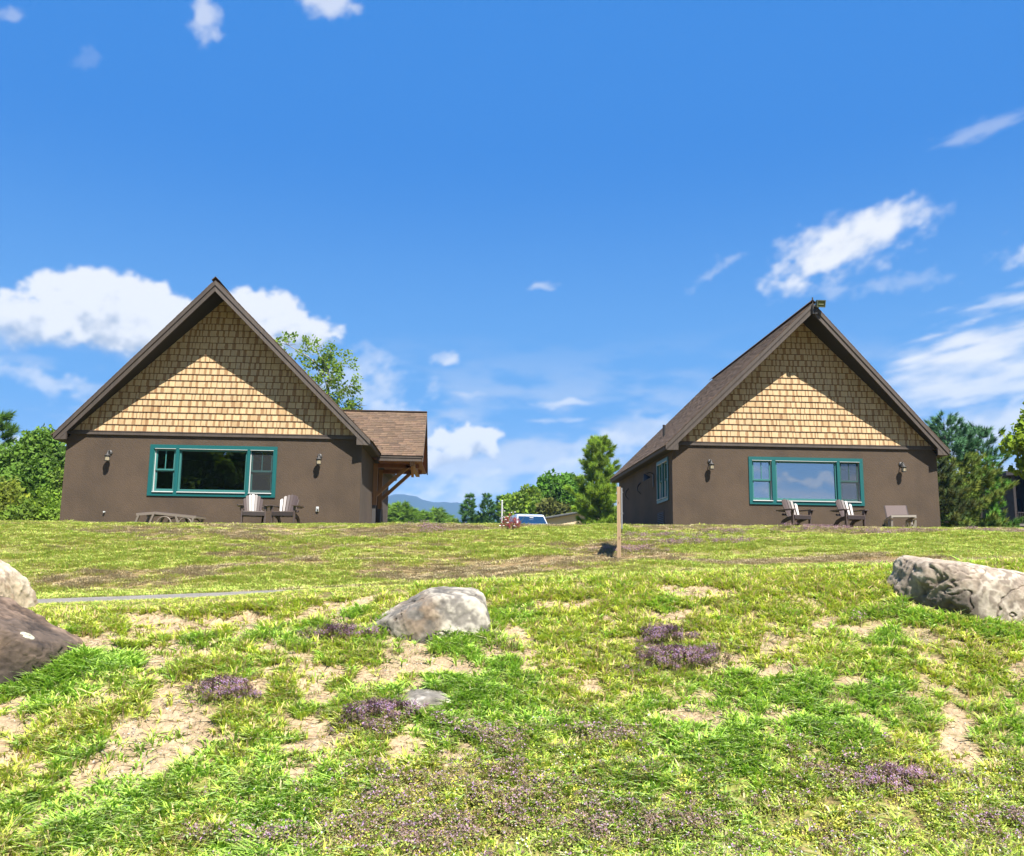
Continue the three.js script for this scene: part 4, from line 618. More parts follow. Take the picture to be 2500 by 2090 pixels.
// pine: whorls of upturned branches carrying needle tufts
function pineTree(name, label, pos, o) {
  const R = mulberry(o.seed), t = thing(name, label, o.cat ?? 'pine tree', pos, 0, o.group), wood = [], list = [], H = o.h, tr = o.trunkR ?? H * .014, sp = o.step ?? .5;
  const bend = (y) => [.15 * Math.sin(y * .5 + o.seed), .12 * Math.cos(y * .6 + o.seed)];
  for (let i = 0; i < 8; i++) { const a = bend(H * i / 8), b = bend(H * (i + 1) / 8); wood.push(rod([a[0], H * i / 8, a[1]], [b[0], H * (i + 1) / 8, b[1]], tr * (1 - i / 8.5), tr * (1 - (i + 1) / 8.5), 7)); }
  for (let y = o.from ?? H * .1; y < H; y += sp * (.75 + R() * .5)) {
    const f = y / H, reach = o.reach(f) * (1 - (o.rag ?? .3) + R() * ((o.rag ?? .3) * 1.7)), nb = o.nb ?? 6, ph = R() * 6.28, c = bend(y);
    for (let b = 0; b < nb; b++) {
      const a = ph + b * 6.283 / nb + (R() - .5) * .7, L = Math.max(.15, reach * (.65 + R() * .55)), droop = o.droop ?? .12, up = o.up ?? .3, A = new THREE.Vector3(c[0], y, c[1]), dir = new THREE.Vector3(Math.cos(a), 0, Math.sin(a)), pt = (s) => A.clone().addScaledVector(dir, L * s).add(new THREE.Vector3(0, L * (-droop * s * (1 - f) + up * s * s * (.4 + f)), 0));
      wood.push(rod(pt(0).toArray(), pt(.5).toArray(), tr * .22 * (1 - f * .6), tr * .14 * (1 - f * .6), 4), rod(pt(.5).toArray(), pt(.95).toArray(), tr * .14 * (1 - f * .6), tr * .05, 4));
      const n = Math.max(3, Math.round(L * (o.dens ?? 9))), tone = .8 + R() * .4;
      for (let i = 0; i < n; i++) {
        const s = Math.pow(R(), .6) * (1 - (o.bare ?? .2)) + (o.bare ?? .2) , side = (R() - .5) * L * .5 * (1.15 - s * .6), p = pt(s); p.x += -dir.z * side; p.z += dir.x * side; p.y += (R() - .3) * .14 * (o.size ?? 1);
        const q = new THREE.Quaternion().setFromUnitVectors(new THREE.Vector3(0, 1, 0), new THREE.Vector3(dir.x * .9 - dir.z * side / L * 1.6, .35 + R() * .7, dir.z * .9 + dir.x * side / L * 1.6).normalize());
        const k = tone * (.75 + R() * .5), cc = o.tint ? o.tint(f, R) : [1, 1, 1]; list.push({ m: M4(p, q, (o.size ?? 1) * (.75 + R() * .55)), c: lin(k * cc[0], k * cc[1], k * cc[2]) });
      }
    }
  }
  mesh('trunk', merge(wood), mBark, t); instanced('crown', o.needle ?? NEEDLE.long, o.mat, list, t); return t;
}
const G = { poplar: leafMat([.18, .36, .045]), lime: leafMat([.24, .42, .04], .45), bush: leafMat([.3, .42, .045], .4), maple: leafMat([.32, .5, .02], .45), deep: leafMat([.14, .34, .025]), mid: leafMat([.24, .42, .04]), pine: leafMat([.32, .52, .035], .4), pineDark: leafMat([.11, .26, .05], .2), blue: leafMat([.16, .32, .13], .2), olive: leafMat([.17, .20, .04], .25) };
const base = (x, z) => [x, ground(x, z) - .1, z];
// left edge
pineTree('pine_tree', 'dark pine cut off by the left edge of the photograph', base(-23.2, -45), { h: 6.2, seed: 5, mat: G.poplar, reach: (f) => 2.2 * (1 - f) ** .8 + .2, step: .45, dens: 13, size: 1.3, up: .5 });
leafTree('poplar_tree', 'rounded poplar with dense blue-green leaves left of the left cottage', base(-19.5, -42), { seed: 12, mat: G.poplar, spray: SPRAY.fine, n: 330, size: 1.15, gap: .2, trunkR: .12, lumps: [[.1, 4.2, 0, .8, .85], [-.6, 3.5, .3, .8], [.7, 3.4, .2, .75], [.0, 2.6, .5, 1.1], [-1.1, 2.5, .3, .8], [1.1, 2.3, .3, .75], [.4, 1.4, .6, 1.2], [-.9, 1.3, .6, 1.0]] });
leafTree('birch_tree', 'slim young tree half hidden by the left wall of the left cottage', base(-17.9, -40.5), { seed: 18, mat: G.mid, spray: SPRAY.fine, n: 300, trunkR: .05, gap: .3, lumps: [[.1, 2.7, 0, .35, .6], [-.1, 1.9, 0, .5], [.1, 1.1, .1, .7], [-.4, .6, .2, .7]] });
leafTree('bush', 'yellow-green bush at the foot of the trees left of the left cottage', base(-18.3, -37), { seed: 25, cat: 'bush', mat: G.bush, spray: SPRAY.fine, n: 320, trunkR: .05, gap: .2, yellow: .4, lumps: [[-.3, 1.5, 0, .9, .75], [-1.1, 1.1, .2, .9], [.5, .9, .1, .75], [-.2, .5, .3, .9]] });
leafTree('bush', 'low leafy shrub touching the left wall of the left cottage', base(-16.3, -36.5), { seed: 27, cat: 'bush', mat: G.mid, spray: SPRAY.fine, n: 320, trunkR: .04, gap: .2, yellow: .3, lumps: [[-.3, .9, 0, .7, .6], [.4, .7, .1, .6], [-.9, .6, .2, .7]] });
// behind the left cottage
leafTree('poplar_tree', 'tall open-crowned tree rising behind the roof of the left cottage', base(-8.2, -50), { seed: 33, mat: G.lime, spray: SPRAY.fine, n: 58, size: 1.0, gap: .52, yellow: .3, trunkR: .17, bark: mBarkPale, lean: [.6, 0], lumps: [[-1.9, 11.3, 0, .75, .85], [-.3, 10.9, .2, 1.0, .9], [.9, 10.3, 0, 1.0, .8], [.2, 9.6, .3, 1.2, 1.0], [1.6, 9.0, .2, .9, .7], [.9, 8.2, -.2, 1.2, .9], [2.2, 7.9, .1, .7, .55], [-.6, 8.6, 0, 1.2], [.3, 7.0, .2, 1.3], [1.5, 7.0, .3, .9]] });
// the row of young pines far behind, left to right
const far = pineTree('pine_tree', 'young pine first from the left in the far row beside the timber porch', base(-9.4, -115), { h: 7.6, seed: 41, mat: G.mid, needle: NEEDLE.far, reach: (f) => 2.5 * (1 - f) ** .95 + .12, step: .42, dens: 7, size: .95, up: .55, bare: .1, group: 'young pines in the far row' });
[[-7.95, 10.5, 'tallest young pine close to the timber porch in the far row'], [-6.9, 10.1, 'young pine just right of the tallest one near the porch'], [-5.6, 9.9, 'young pine in the far row left of its rounder middle'], [-4.6, 9.2, 'low bushy young pine in the middle of the far row'], [-3.6, 10.1, 'pale young pine under the highest part of the blue ridge'], [-2.3, 9.5, 'young pine at the gap before the lone dark pine'], [-1.2, 8.5, 'lowest young pine at the left foot of the lone dark pine'], [1.9, 9.3, 'low young pine between the lone dark pine and the taller one by the pole']].forEach(([x, top, label], i) => { const c = dup(far, label, base(x, -112 - (i % 3) * 3), i * 1.7); const k = (top - c.position.y) / 8.5; c.scale.set(k * 1.7, k, k * 1.5); });
const farDark = pineTree('pine_tree', 'lone dark pine standing against the end of the mountain ridge', base(.5, -112), { h: 8.9, seed: 47, mat: G.pineDark, needle: NEEDLE.far, reach: (f) => 1.9 * (1 - f) ** .8 + .15, step: .5, dens: 6, size: .9, up: .5, bare: .15, group: 'dark pines near the white pole' });
[[2.85, 10.9, 'taller dark pine just left of the white pole'], [4.6, 10.6, 'dark pine just right of the white pole']].forEach(([x, top, label], i) => { const c = dup(farDark, label, base(x, -112), 2 + i); const k = (top - c.position.y) / 8.9; c.scale.setScalar(k); });
leafTree('broadleaf_tree', 'dense green broadleaf tree rising right behind the car', base(9.3, -90), { seed: 52, mat: G.deep, spray: SPRAY.far, n: 120, gap: .12, trunkR: .16, lumps: [[-.6, 7.2, 0, 1.1], [.8, 7.3, .2, 1.1], [-1.3, 6.3, .3, 1.0], [1.6, 6.3, 0, 1.0], [0, 6.0, .6, 1.5], [.3, 4.6, .6, 1.7], [-1.2, 4.4, .5, 1.3]] });
leafTree('broadleaf_tree', 'lower tree with yellow-green leaves on the left flank of the dense tree', base(6.2, -88), { seed: 56, mat: G.mid, spray: SPRAY.far, n: 120, gap: .15, yellow: .4, trunkR: .1, lumps: [[.2, 6.1, 0, .6, .8], [-.4, 5.3, .2, .9], [.5, 4.8, .1, 1.1], [-1.1, 4.3, .2, .9], [0, 3.6, .4, 1.3]] });
leafTree('broadleaf_tree', 'grey-green tree between the dense tree and the big pine', base(11.9, -92), { seed: 59, mat: G.blue, spray: SPRAY.far, n: 110, gap: .2, trunkR: .1, lumps: [[-.3, 6.2, 0, .8], [.5, 5.7, .2, .9], [0, 4.8, .3, 1.2], [1.1, 4.4, .2, .9]] });
leafTree('bush', 'olive bush in front of the dense tree behind the car', base(8.2, -83), { seed: 62, cat: 'bush', mat: G.olive, spray: SPRAY.far, n: 130, gap: .12, trunkR: .06, lumps: [[-.4, 4.2, 0, .9], [.6, 3.9, .1, .9], [0, 3.0, .2, 1.2]] });
leafTree('bush', 'low rounded bush right of the red flowers, behind the pole', base(4.9, -92), { seed: 64, cat: 'bush', mat: G.mid, spray: SPRAY.far, n: 120, gap: .12, trunkR: .06, lumps: [[-.4, 5.6, 0, .7], [.4, 5.0, .1, .8], [0, 4.2, .2, 1.1]] });
pineTree('pine_tree', 'large bright green pine between the car and the right cottage', base(9.1, -60), { h: 7.6, seed: 71, rag: .5, mat: G.pine, trunkR: .13, reach: (f) => (f < .2 ? 1.5 + f * 3 : 2.45 * (1 - f) ** .7 + .12), step: .3, nb: 7, dens: 15, size: 1.2, up: .62, droop: .2, bare: .12, from: .7, tint: (f, R) => (R() < .3 ? [1.35, 1.2, .8] : [1, 1, 1]) });
// right edge
pineTree('pine_tree', 'blue-topped pine with browning lower limbs beside the right cottage', base(23.3, -42), { h: 6.3, seed: 83, rag: .45, mat: G.blue, needle: NEEDLE.blue, trunkR: .12, reach: (f) => 2.7 * (1 - f) ** .8 + .15, step: .34, nb: 6, dens: 13, size: 1.2, up: .6, droop: .15, bare: .18, from: .4, tint: (f, R) => (f > .62 ? [.85, 1.0, 1.05] : R() < .5 ? [2.1, 1.25, .45] : [1.5, 1.15, .4]) });
pineTree('pine_tree', 'second pine with sprawling flat limbs, between the blue-topped pine and the maple', base(25.8, -44), { h: 6.0, seed: 87, rag: .5, mat: G.blue, needle: NEEDLE.blue, trunkR: .11, reach: (f) => 2.3 * (1 - f) ** .75 + .15, step: .4, nb: 6, dens: 13, size: 1.25, up: .55, droop: .22, bare: .2, from: .4, tint: (f, R) => (f > .7 ? [.85, 1.0, 1.0] : R() < .3 ? [1.6, 1.0, .4] : [1.0, 1.25, .3]) });
pineTree('pine_tree', 'low spreading young pine at the right corner of the right cottage', base(19.9, -37.5), { h: 3.4, seed: 89, mat: G.olive, needle: NEEDLE.blue, trunkR: .06, reach: (f) => 2.0 * (1 - f) ** .7 + .2, step: .34, nb: 6, dens: 13, size: 1.15, up: .4, droop: .25, bare: .2, from: .2, tint: (f, R) => (R() < .4 ? [.5, .75, .85] : [.8, .78, .55]) });
leafTree('maple_tree', 'bright green maple leaning in at the right edge', base(24.9, -36), { seed: 93, mat: G.maple, spray: SPRAY.maple, n: 175, size: .95, gap: .2, yellow: .35, trunkR: .15, lumps: [[-1.0, 5.0, 0, .75, .7], [-1.9, 4.2, .1, .55, .4], [-.9, 3.9, .2, .95, .7], [.2, 5.1, 0, 1.0], [.3, 4.0, .3, 1.2], [-1.3, 3.2, 0, .65, .45], [1.5, 4.4, 0, 1.2]] });
leafTree('bush', 'dark low hedge bush under the maple at the right edge', base(27.5, -41), { seed: 97, cat: 'bush', mat: G.deep, spray: SPRAY.mid, n: 160, gap: .1, trunkR: .05, lumps: [[0, .4, 0, .8, .5], [1.1, .6, 0, .9, .6], [-1.0, .3, .1, .6, .4]] });
// trees behind the photographer that the left cottage window mirrors
const mirrorTree = leafTree('broadleaf_tree', 'tall dark tree behind the photographer, mirrored in the left cottage window', base(-27, 34), { seed: 101, mat: G.mid, spray: SPRAY.far, n: 42, size: 1.3, gap: .15, trunkR: .3, group: 'trees behind the photographer', lumps: [[0, 15, 0, 2.6], [-1.8, 12.5, 0, 2.8], [2, 12.2, .5, 2.7], [0, 9.6, -1.4, 3.4], [-2.2, 7.6, -.6, 3], [2.2, 6.8, -.8, 3], [0, 4.4, -1.4, 3.2]] });
[[-33, 38], [-21.5, 37], [-38, 33], [-16.5, 42], [-29, 46], [-24.5, 44]].forEach(([x, z], i) => { const c = dup(mirrorTree, mirrorTree.userData.label, base(x, z), i * 2.1); c.scale.setScalar(.85 + .08 * (i % 4)); });
// ---------------------------------------------------------------- grass, thyme, small plants
// a tuft of n bent blades; tones are vertex tints
function tuft(n, h, spread, w, lean, seed, tones) {
  const R = mulberry(seed), P = [], C = [], I = [];
  for (let i = 0; i < n; i++) {
    const a = R() * 6.283, r = Math.sqrt(R()) * spread, bx = Math.cos(a) * r, bz = Math.sin(a) * r, la = a + (R() - .5) * 1.6, H = h * (.55 + R() * .6), L = H * lean * (.4 + R()), W = w * (.7 + R() * .6), px = -Math.sin(la + .4 * (R() - .5)) * W, pz = Math.cos(la) * W, k = P.length / 3, c = tones[Math.floor(R() * tones.length)];
    const at = (t, ww) => { const y = H * (t - .22 * lean * t * t), o = L * t * t; P.push(bx + Math.cos(la) * o - px * ww, y - (t ? 0 : .012), bz + Math.sin(la) * o - pz * ww, bx + Math.cos(la) * o + px * ww, y - (t ? 0 : .012), bz + Math.sin(la) * o + pz * ww); };
    at(0, .8); at(.5, 1); P.push(bx + Math.cos(la) * L, H * (1 - .22 * lean), bz + Math.sin(la) * L);
    for (let j = 0; j < 5; j++) C.push(...c); I.push(k, k + 1, k + 3, k, k + 3, k + 2, k + 2, k + 3, k + 4);
  }
  const g = new THREE.BufferGeometry(); g.setAttribute('position', new THREE.Float32BufferAttribute(P, 3)); g.setAttribute('color', new THREE.Float32BufferAttribute(C, 3)); g.setIndex(I); g.computeVertexNormals(); return g;
}
// a sprig of thyme: thin stems with small leaves and, on top, flower specks
function sprig(n, h, spread, bloom, seed) {
  const R = mulberry(seed), P = [], C = [], quad = (x, y, z, s, c, tilt) => { const a = R() * 6.283, u = new THREE.Vector3(Math.cos(a) * s, s * (R() - .5), Math.sin(a) * s), v = new THREE.Vector3(-Math.sin(a) * s * (1 - tilt), s * tilt, Math.cos(a) * s * (1 - tilt)); for (const [i, j] of [[-1, -1], [1, -1], [1, 1], [-1, -1], [1, 1], [-1, 1]]) { P.push(x + u.x * i + v.x * j, y + u.y * i + v.y * j, z + u.z * i + v.z * j); C.push(...c); } };
  for (let i = 0; i < n; i++) {
    const a = R() * 6.283, r = Math.sqrt(R()) * spread, x = Math.cos(a) * r, z = Math.sin(a) * r, H = h * (.5 + R() * .7), lx = (R() - .5) * .4 * H, lz = (R() - .5) * .4 * H;
    P.push(x - .0016, 0, z, x + .0016, 0, z, x + lx, H, z + lz); C.push(.16, .10, .06, .16, .10, .06, .2, .12, .1);
    for (let j = 0; j < 4; j++) { const t = .15 + R() * .6; quad(x + lx * t + (R() - .5) * .012, H * t, z + lz * t + (R() - .5) * .012, .0035 + R() * .003, [.55 + R() * .2, .66 + R() * .22, .13], .3); }
    if (R() < bloom) for (let j = 0; j < 4; j++) { const q = R(); quad(x + lx + (R() - .5) * .014, H * (.88 + R() * .16), z + lz + (R() - .5) * .014, .0035 + R() * .0025, q < .4 ? [.66 + R() * .22, .46 + R() * .14, .62 + R() * .2] : [.56, .4, .3], .5); } else for (let j = 0; j < 2; j++) quad(x + lx, H * (.9 + R() * .1), z + lz, .004, [.55, .36, .24], .5);
  }
  const g = new THREE.BufferGeometry(); g.setAttribute('position', new THREE.Float32BufferAttribute(P, 3)); g.setAttribute('color', new THREE.Float32BufferAttribute(C, 3)); g.computeVertexNormals(); return g;
}
// upright flowering stems with whorls of small flowers
function spikes(n, h, spread, seed) {
  const R = mulberry(seed), P = [], C = [];
  for (let i = 0; i < n; i++) {
    const a = R() * 6.283, r = Math.sqrt(R()) * spread, x = Math.cos(a) * r, z = Math.sin(a) * r, H = h * (.45 + R() * .75), lx = (R() - .5) * .35 * H, lz = (R() - .5) * .35 * H;
    P.push(x - .0018, 0, z, x + .0018, 0, z, x + lx, H, z + lz); C.push(.3, .2, .14, .3, .2, .14, .34, .22, .2);
    for (let j = 0; j < 9; j++) { const t = .25 + .78 * j / 9, f = t > .55, s = .0042 + R() * .003, b = R() * 6.283, c = f ? (R() < .5 ? [.56 + R() * .2, .36 + R() * .12, .5 + R() * .18] : [.46, .3, .24]) : [.36 + R() * .2, .42 + R() * .2, .1], ox = x + lx * t + Math.cos(b) * .007, oz = z + lz * t + Math.sin(b) * .007, y = H * t; P.push(ox - s, y, oz, ox + s, y + s * .4, oz - s * .3, ox, y + s * 1.6, oz + s); C.push(...c, ...c, ...c); P.push(ox, y, oz - s, ox + s * .2, y + s, oz + s, ox - s, y + s, oz); C.push(...c, ...c, ...c); }
  }
  const g = new THREE.BufferGeometry(); g.setAttribute('position', new THREE.Float32BufferAttribute(P, 3)); g.setAttribute('color', new THREE.Float32BufferAttribute(C, 3)); g.computeVertexNormals(); return g;
}
const mBlade = phys({ color: 0xffffff, vertexColors: true, roughness: .85, specularIntensity: .5, transmission: .42, thickness: 0, side: THREE.DoubleSide });
const LIME = [.90, 1.12, .17], LEAF = [.66, .98, .13], GREEN = [.44, .80, .1], DRY = [.95, .82, .48], BROWN = [.72, .54, .32], REDDISH = [.34, .19, .11];
const TUFT = {
  lime: [tuft(9, .06, .035, .0068, 1.1, 1, [LIME, LIME, LEAF]), tuft(8, .075, .03, .0072, 1.4, 2, [LIME, LEAF, LEAF, DRY]), tuft(11, .045, .045, .0062, 1.6, 3, [LIME, LEAF]), tuft(7, .10, .02, .005, .8, 17, [LIME, DRY, LEAF])],
  green: [tuft(9, .07, .035, .007, 1.1, 4, [LEAF, GREEN, LEAF]), tuft(10, .085, .04, .0078, 1.5, 5, [GREEN, LEAF, LEAF, LIME])],
  dry: [tuft(14, .05, .045, .003, 1.1, 6, [DRY, DRY, BROWN, LEAF]), tuft(14, .04, .05, .003, 1.6, 7, [DRY, BROWN, REDDISH, LEAF]), tuft(4, .10, .03, .002, .7, 18, [DRY, DRY, LEAF])],
  turfLime: [tuft(22, .06, .085, .0055, 1.1, 8, [[.88, .92, .17], LEAF, [.92, .88, .26]])], turfOlive: [tuft(24, .045, .09, .005, 1.2, 9, [[.86, .84, .2], [.95, .86, .32], LEAF, DRY, LIME])], turfDry: [tuft(24, .04, .09, .005, 1.3, 10, [BROWN, DRY, DRY, REDDISH, [.68, .6, .24]])],
  clover: [spray(26, .06, .017, 11, 1.0), spray(22, .05, .02, 12, 1.1)],
  spike: [spikes(11, .085, .055, 16)],
  bloom: [sprig(26, .085, .06, .55, 13), sprig(22, .075, .06, .4, 14)], mat: [sprig(28, .045, .065, .15, 15)],
};
const avoid = [[-.21, 10.2, .6, .4], [6.05, 10.15, 1.15, .55], [-4.66, 9.55, .85, .6], [-5.98, 10.7, .8, .6], [-.3, 8.62, .25, .18]];
const free = (x, d) => avoid.every((a) => Math.hypot((x - a[0]) / a[2], (d - a[1]) / a[3]) > .88);
const UP = new THREE.Vector3(0, 1, 0), bins = {};
function put(kind, x, z, s, R, tint) {
  const v = Math.floor(R() * TUFT[kind].length), q = new THREE.Quaternion().setFromEuler(new THREE.Euler((R() - .5) * .35, R() * 6.283, (R() - .5) * .35)), key = kind + v;
  (bins[key] ??= []).push({ m: M4(new THREE.Vector3(x, ground(x, z) - .004 - (z > -12 ? sandAt(x, -z) * .025 + strokes(SAND.slice(0, 3), x, -z) * .06 : 0), z), q, new THREE.Vector3(s, s * (.8 + R() * .45), s)), c: lin(...tint) });
}
{
  const R = mulberry(2024);
  for (let i = 0; i < 230000; i++) {   // the near bank
    const d = 6.2 + R() * 6.0, x = (R() * 2 - 1) * (.62 * d + .7) + .05 * d; if (!free(x, d)) continue;
    const s = sandAt(x, d), th = thymeAt(x, d), big = fbm2(x * .75 + 9, d * .75, 3, 701), med = fbm2(x * 2.6, d * 2.6, 3, 703), lim = cl(.25 + .75 * sm(.24, .5, big + .25 * sm(10, 10.8, d) + (x > .3 && d < 10 ? .05 : 0) - (x < -1.0 && d < 8.2 ? .2 : 0)), 0, 1);
    if (R() < sm(.1, .7, s + (noise2(x * 9, d * 9, 739) - .5) * .35) * .93) { if (s < .8 && R() < .08) put('dry', x, -d, .5 + R() * .4, R, [1, 1, 1]); continue; }
    const low = (1 - sm(7.1, 8.4, d + (fbm2(x * .8, d, 2, 709) - .5) * 1.4)) * sm(-2.2, -.6, x), dens = .34 + .66 * sm(.38, .58, med + .2 * sm(10.1, 10.8, d)); if (R() > dens * (1 - low * .25)) continue;
    if (R() > .25 + .9 * sm(.34, .6, noise2(x * 7.5, d * 7.5, 741))) continue; const t = .72 + R() * .56, k = R();
    if (R() < th * .2) { put(R() < .5 ? 'bloom' : 'mat', x, -d, .8 + R() * .5, R, [t, t, t]); continue; }
    if (R() < low * .8) { const o = sm(.4, .62, fbm2(x * 1.6, d * 2, 3, 719)); put(k < .66 ? 'clover' : k < .74 ? 'mat' : k < .93 ? 'lime' : 'dry', x, -d, (k < .62 ? .85 : .9) + R() * .4, R, k < .62 ? [lerp(.8, 1.0, o) * t, lerp(1.0, .94, o) * t, .17 * t] : [t, t, t]); continue; }
    const dry = sm(.58, .72, fbm2(x * 1.4 + 20, d * 1.4, 3, 727)) * (.4 - .3 * sm(10, 10.8, d)) + .05;
    if (k < dry) put('dry', x, -d, (.7 + R() * .45) * (d > 10.9 && x < -.6 ? .4 : 1), R, [t, t, t]);
    else if (R() < lim * .86 + .08) put('lime', x, -d, (.65 + R() * .6) * (d > 10.9 ? (x < -.6 ? .34 : .8) : 1), R, [t * (.9 + .25 * lim), t, t * .9]);
    else put('green', x, -d, (.65 + R() * .65) * (d > 10.9 && x < -.6 ? .4 : 1), R, [t, t, t]);
  }
  for (const [x0, d0, n, r, kind, sc] of [[5.72, 9.73, 286, 0.43, 'green', 1.25], [5.14, 9.99, 154, 0.32, 'green', 1.25], [-3.98, 9.29, 187, 0.35, 'green', 1.5], [-3.57, 9.49, 165, 0.36, 'green', 1.4], [0.36, 9.73, 28, 0.11, 'lime', 1.5], [-0.12, 9.7, 44, 0.2, 'green', 1.1], [0.51, 9.59, 22, 0.09, 'dry', 1.7], [-4.43, 9.26, 55, 0.26, 'dry', 1.3], [-1.74, 7.26, 209, 0.66, 'green', 1.2], [-2.79, 7.06, 176, 0.66, 'green', 1.15], [6.81, 9.75, 132, 0.35, 'green', 1.3], [1.46, 7.59, 44, 0.14, 'dry', 1.3], [1.54, 7.52, 33, 0.15, 'green', 1.1], [-2.81, 9.94, 66, 0.2, 'green', .9], [-2.2, 9.12, 44, 0.2, 'green', 1], [-1.22, 10.5, 44, 0.14, 'green', 1.1], [2.31, 10.36, 37, 0.15, 'green', 1.15], [-0.84, 7.6, 88, 0.31, 'green', 1]])
    for (let i = 0; i < n; i++) { const a = R() * 6.283, q = Math.sqrt(R()) * r, x = x0 + Math.cos(a) * q, d = d0 + Math.sin(a) * q, t = .8 + R() * .4; if (free(x, d)) put(kind, x, -d, sc * (.7 + R() * .5), R, [t, t, t]); }
  for (let i = 0; i < 150000; i++) {  // the second bank, mown shorter
    const d = 13.75 + R() * 12.2, x = (R() * 2 - 1) * (.62 * d + .8) + .05 * d, edge = d < 14.2 ? .6 : 1; if (R() > edge) continue;
    const f = freshAt(x, d), th = thymeAt(x, d), t = .78 + R() * .44, bare = sm(.6, .72, fbm2(x * .8 + 40, d * 1.7, 3, 733)), clump = noise2(x * 3.4, d * 4.6, 743); if (R() < bare * .8 || R() > .5 + sm(.3, .62, clump)) continue;
    if (R() < th * .22 * (d > 22 ? .6 : 1)) { put('bloom', x, -d, .8 + R() * .4, R, [t * .9, t * .8, t * .9]); continue; }
    const q = f + (R() - .5) * .35; put(q > .6 ? 'turfLime' : q > .28 ? 'turfOlive' : 'turfDry', x, -d, (.5 + R() * .5) * (.65 + .8 * clump), R, [t, t, t]);
  }
  for (let i = 0; i < 5000; i++) { const d = 11.6 + R() * .6, x = (R() * 2 - 1) * 8; put(R() < .6 ? 'lime' : 'dry', x, -d, x < -.6 ? .25 : .4 + R() * .4, R, [1, 1, 1]); }
  // sparse fringe along the foot of the walls
  for (let i = 0; i < 1500; i++) { const L = R() < .5, x = (L ? -12 : 6.7) + R() * 8.9, d = (L ? 27.35 : 28.6) - R() * .2; put('turfOlive', x, -d, .7 + R() * .6, R, [1, 1, 1]); }
}
const looks = { lime: ['grass', 'yellow-green crabgrass tufts over the near bank'], green: ['grass', 'deeper green grass tufts on the near bank'], dry: ['grass', 'dry straw-coloured grass on the near bank'], turfLime: ['grass', 'lime patches in the short turf of the far bank'], turfOlive: ['grass', 'olive short turf of the far bank'], turfDry: ['grass', 'brown dried turf of the far bank'], clover: ['ground_cover', 'tiny-leaved clover mat at the foot of the near bank'], bloom: ['thyme', 'purple flowering thyme mats spread through the grass'], mat: ['thyme', 'low reddish thyme mat at the foot of the near bank'] };
for (const [k, list] of Object.entries(bins)) { const kind = k.replace(/\d$/, ''), m = instanced(numbered(looks[kind][0]), TUFT[kind][+k.slice(-1)], kind === 'clover' ? leafMat([1, 1, 1], .3) : mBlade, list, scene); tag(m, looks[kind][1], null, null, 'stuff'); }
// single clumps of thyme
const thymePlant = (label, x, d, rx, rd, n, seed, pale = 1) => {
  const R = mulberry(seed), t = thing('thyme_clump', label, 'flowering plant', [x, ground(x, -d), -d], 0, 'purple thyme clumps on the near bank'), list = [], leaf = [];
  for (let i = 0; i < n; i++) { const a = R() * 6.283, q = Math.sqrt(R()) * (i % 4 ? 1 : 1.7) * (.45 + .7 * noise2(Math.cos(a) * 2 + seed * 9, Math.sin(a) * 2, 5)), X = Math.cos(a) * q * rx * 1.15, Z = Math.sin(a) * q * rd * 1.15, y = ground(x + X, -d + Z) - ground(x, -d) + .02 * Math.max(0, 1 - q * q), k = .8 + R() * .4; list.push({ m: M4(new THREE.Vector3(X, y, Z), new THREE.Quaternion().setFromEuler(new THREE.Euler(Z * 1.2, R() * 6.28, -X * 1.2)), (.6 + R() * .75) * Math.max(.45, 1.25 - q * .5)), c: lin(k * pale, k * (pale * 1.1 - .1), k * pale) }); leaf.push({ m: M4(new THREE.Vector3(X * 1.12, y - .03, Z * 1.12), rq(R), .8), c: lin(.4 * k, .55 * k, .1 * k) }); }
  instanced('blossoms', TUFT.spike[0], mBlade, list, t); instanced('foliage', TUFT.clover[0], leafMat([1, 1, 1], .3), leaf, t);
};
thymePlant('round violet thyme clump on the sand left of the middle boulder', -2.16, 8.75, .26, .13, 110, 1);
thymePlant('faded pinkish thyme clump against the left side of the middle boulder', -1.33, 9.88, .36, .14, 90, 2, .85);
thymePlant('broad dull thyme clump left of the small sunken rock', -.72, 8.4, .38, .15, 150, 3, .85);
thymePlant('wide violet thyme clump on the bank below the wooden sign', 2.17, 9.22, .42, .17, 190, 4, .95);
thymePlant('faded thyme clump just uphill of the wide violet one', 2.12, 9.62, .3, .12, 90, 5, .8);
thymePlant('bright lilac thyme clump low on the right of the near bank', 3.5, 7.4, .34, .1, 110, 6, 1.2);
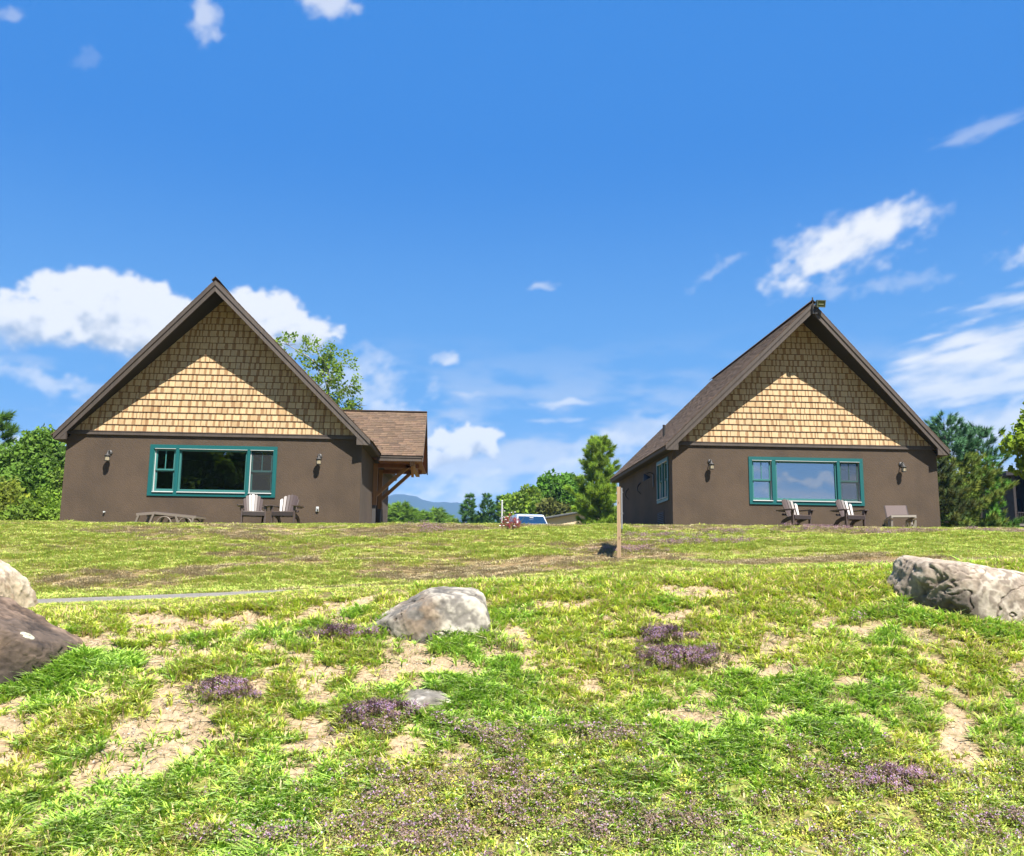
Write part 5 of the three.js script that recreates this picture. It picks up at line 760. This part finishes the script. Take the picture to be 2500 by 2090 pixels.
// red plant with white flower heads at the top of the far bank
{
  const R = mulberry(909), x0 = 1.08, d0 = 21.2, t = thing('red_plant', 'blurred red-leaved plant with white flower heads on the crest beside the car', 'flowering plant', [x0, ground(x0, -d0), -d0]), l = [], w = [], st = [];
  for (let i = 0; i < 130; i++) { const a = R() * 6.283, q = Math.sqrt(R()) * .24, y = .08 + R() * .32 * (1 - q * 1.6); l.push({ m: M4(new THREE.Vector3(Math.cos(a) * q, y, Math.sin(a) * q), rq(R), .55 + R() * .4), c: lin(.42 + R() * .25, .09 + R() * .08, .1 + R() * .07) }); }
  for (let i = 0; i < 16; i++) { const a = R() * 6.283, q = .1 + R() * .26, y = .1 + R() * .42, X = Math.cos(a) * q, Z = Math.sin(a) * q; st.push(rod([X * .3, 0, Z * .3], [X, y, Z], .004)); w.push({ m: M4(new THREE.Vector3(X, y, Z), new THREE.Quaternion().setFromEuler(new THREE.Euler(.5 * R(), R() * 6, .5 * R())), .5 + R() * .4), c: lin(.8, .76, .74) }); }
  instanced('foliage', TUFT.clover[1], leafMat([1, 1, 1], .35), l, t); instanced('flower_heads', new THREE.SphereGeometry(.035, 8, 5).scale(1, .35, 1), std({ color: 0xffffff, roughness: .9 }), w, t); mesh('stems', merge(st), leafMat([.2, .22, .1], .1), t);
}
// pebbles and twigs on the bare sand
{
  const R = mulberry(515), g = new THREE.IcosahedronGeometry(.012, 1), l = [], tw = new THREE.CylinderGeometry(.0022, .0015, .12, 4).rotateZ(Math.PI / 2), t2 = [];
  for (let i = 0; i < 90000 && l.length < 7000; i++) { const d = 6.5 + R() * 4.9, x = (R() * 2 - 1) * (.62 * d) + .05 * d; if (sandAt(x, d) < .4) continue; const k = .35 + R() * .45, y = ground(x, -d) - .025 * sandAt(x, d) - strokes(SAND.slice(0, 3), x, d) * .06; if (R() < .7) l.push({ m: M4(new THREE.Vector3(x, y, -d), rq(R), new THREE.Vector3(.25 + R() * R() * 1.2, .2 + R() * .4, .25 + R() * R() * 1.2)), c: lin(k, k * .9, k * .75) }); else t2.push({ m: M4(new THREE.Vector3(x, y + .006, -d), new THREE.Quaternion().setFromEuler(new THREE.Euler((R() - .5) * .3, R() * 6.28, (R() - .5) * .4)), .5 + R() * .8), c: lin(.2 + R() * .2, .15 + R() * .14, .07 + R() * .06) }); }
  tag(instanced('pebbles', g, std({ color: 0xffffff, roughness: .9 }), l, scene), 'small stones on the bare sand of the near bank', null, null, 'stuff');
  tag(instanced('dry_twigs', tw, std({ color: 0xffffff, roughness: .9 }), t2, scene), 'dry stalks lying on the bare sand of the near bank', null, null, 'stuff');
}

renderer.render(scene, camera);
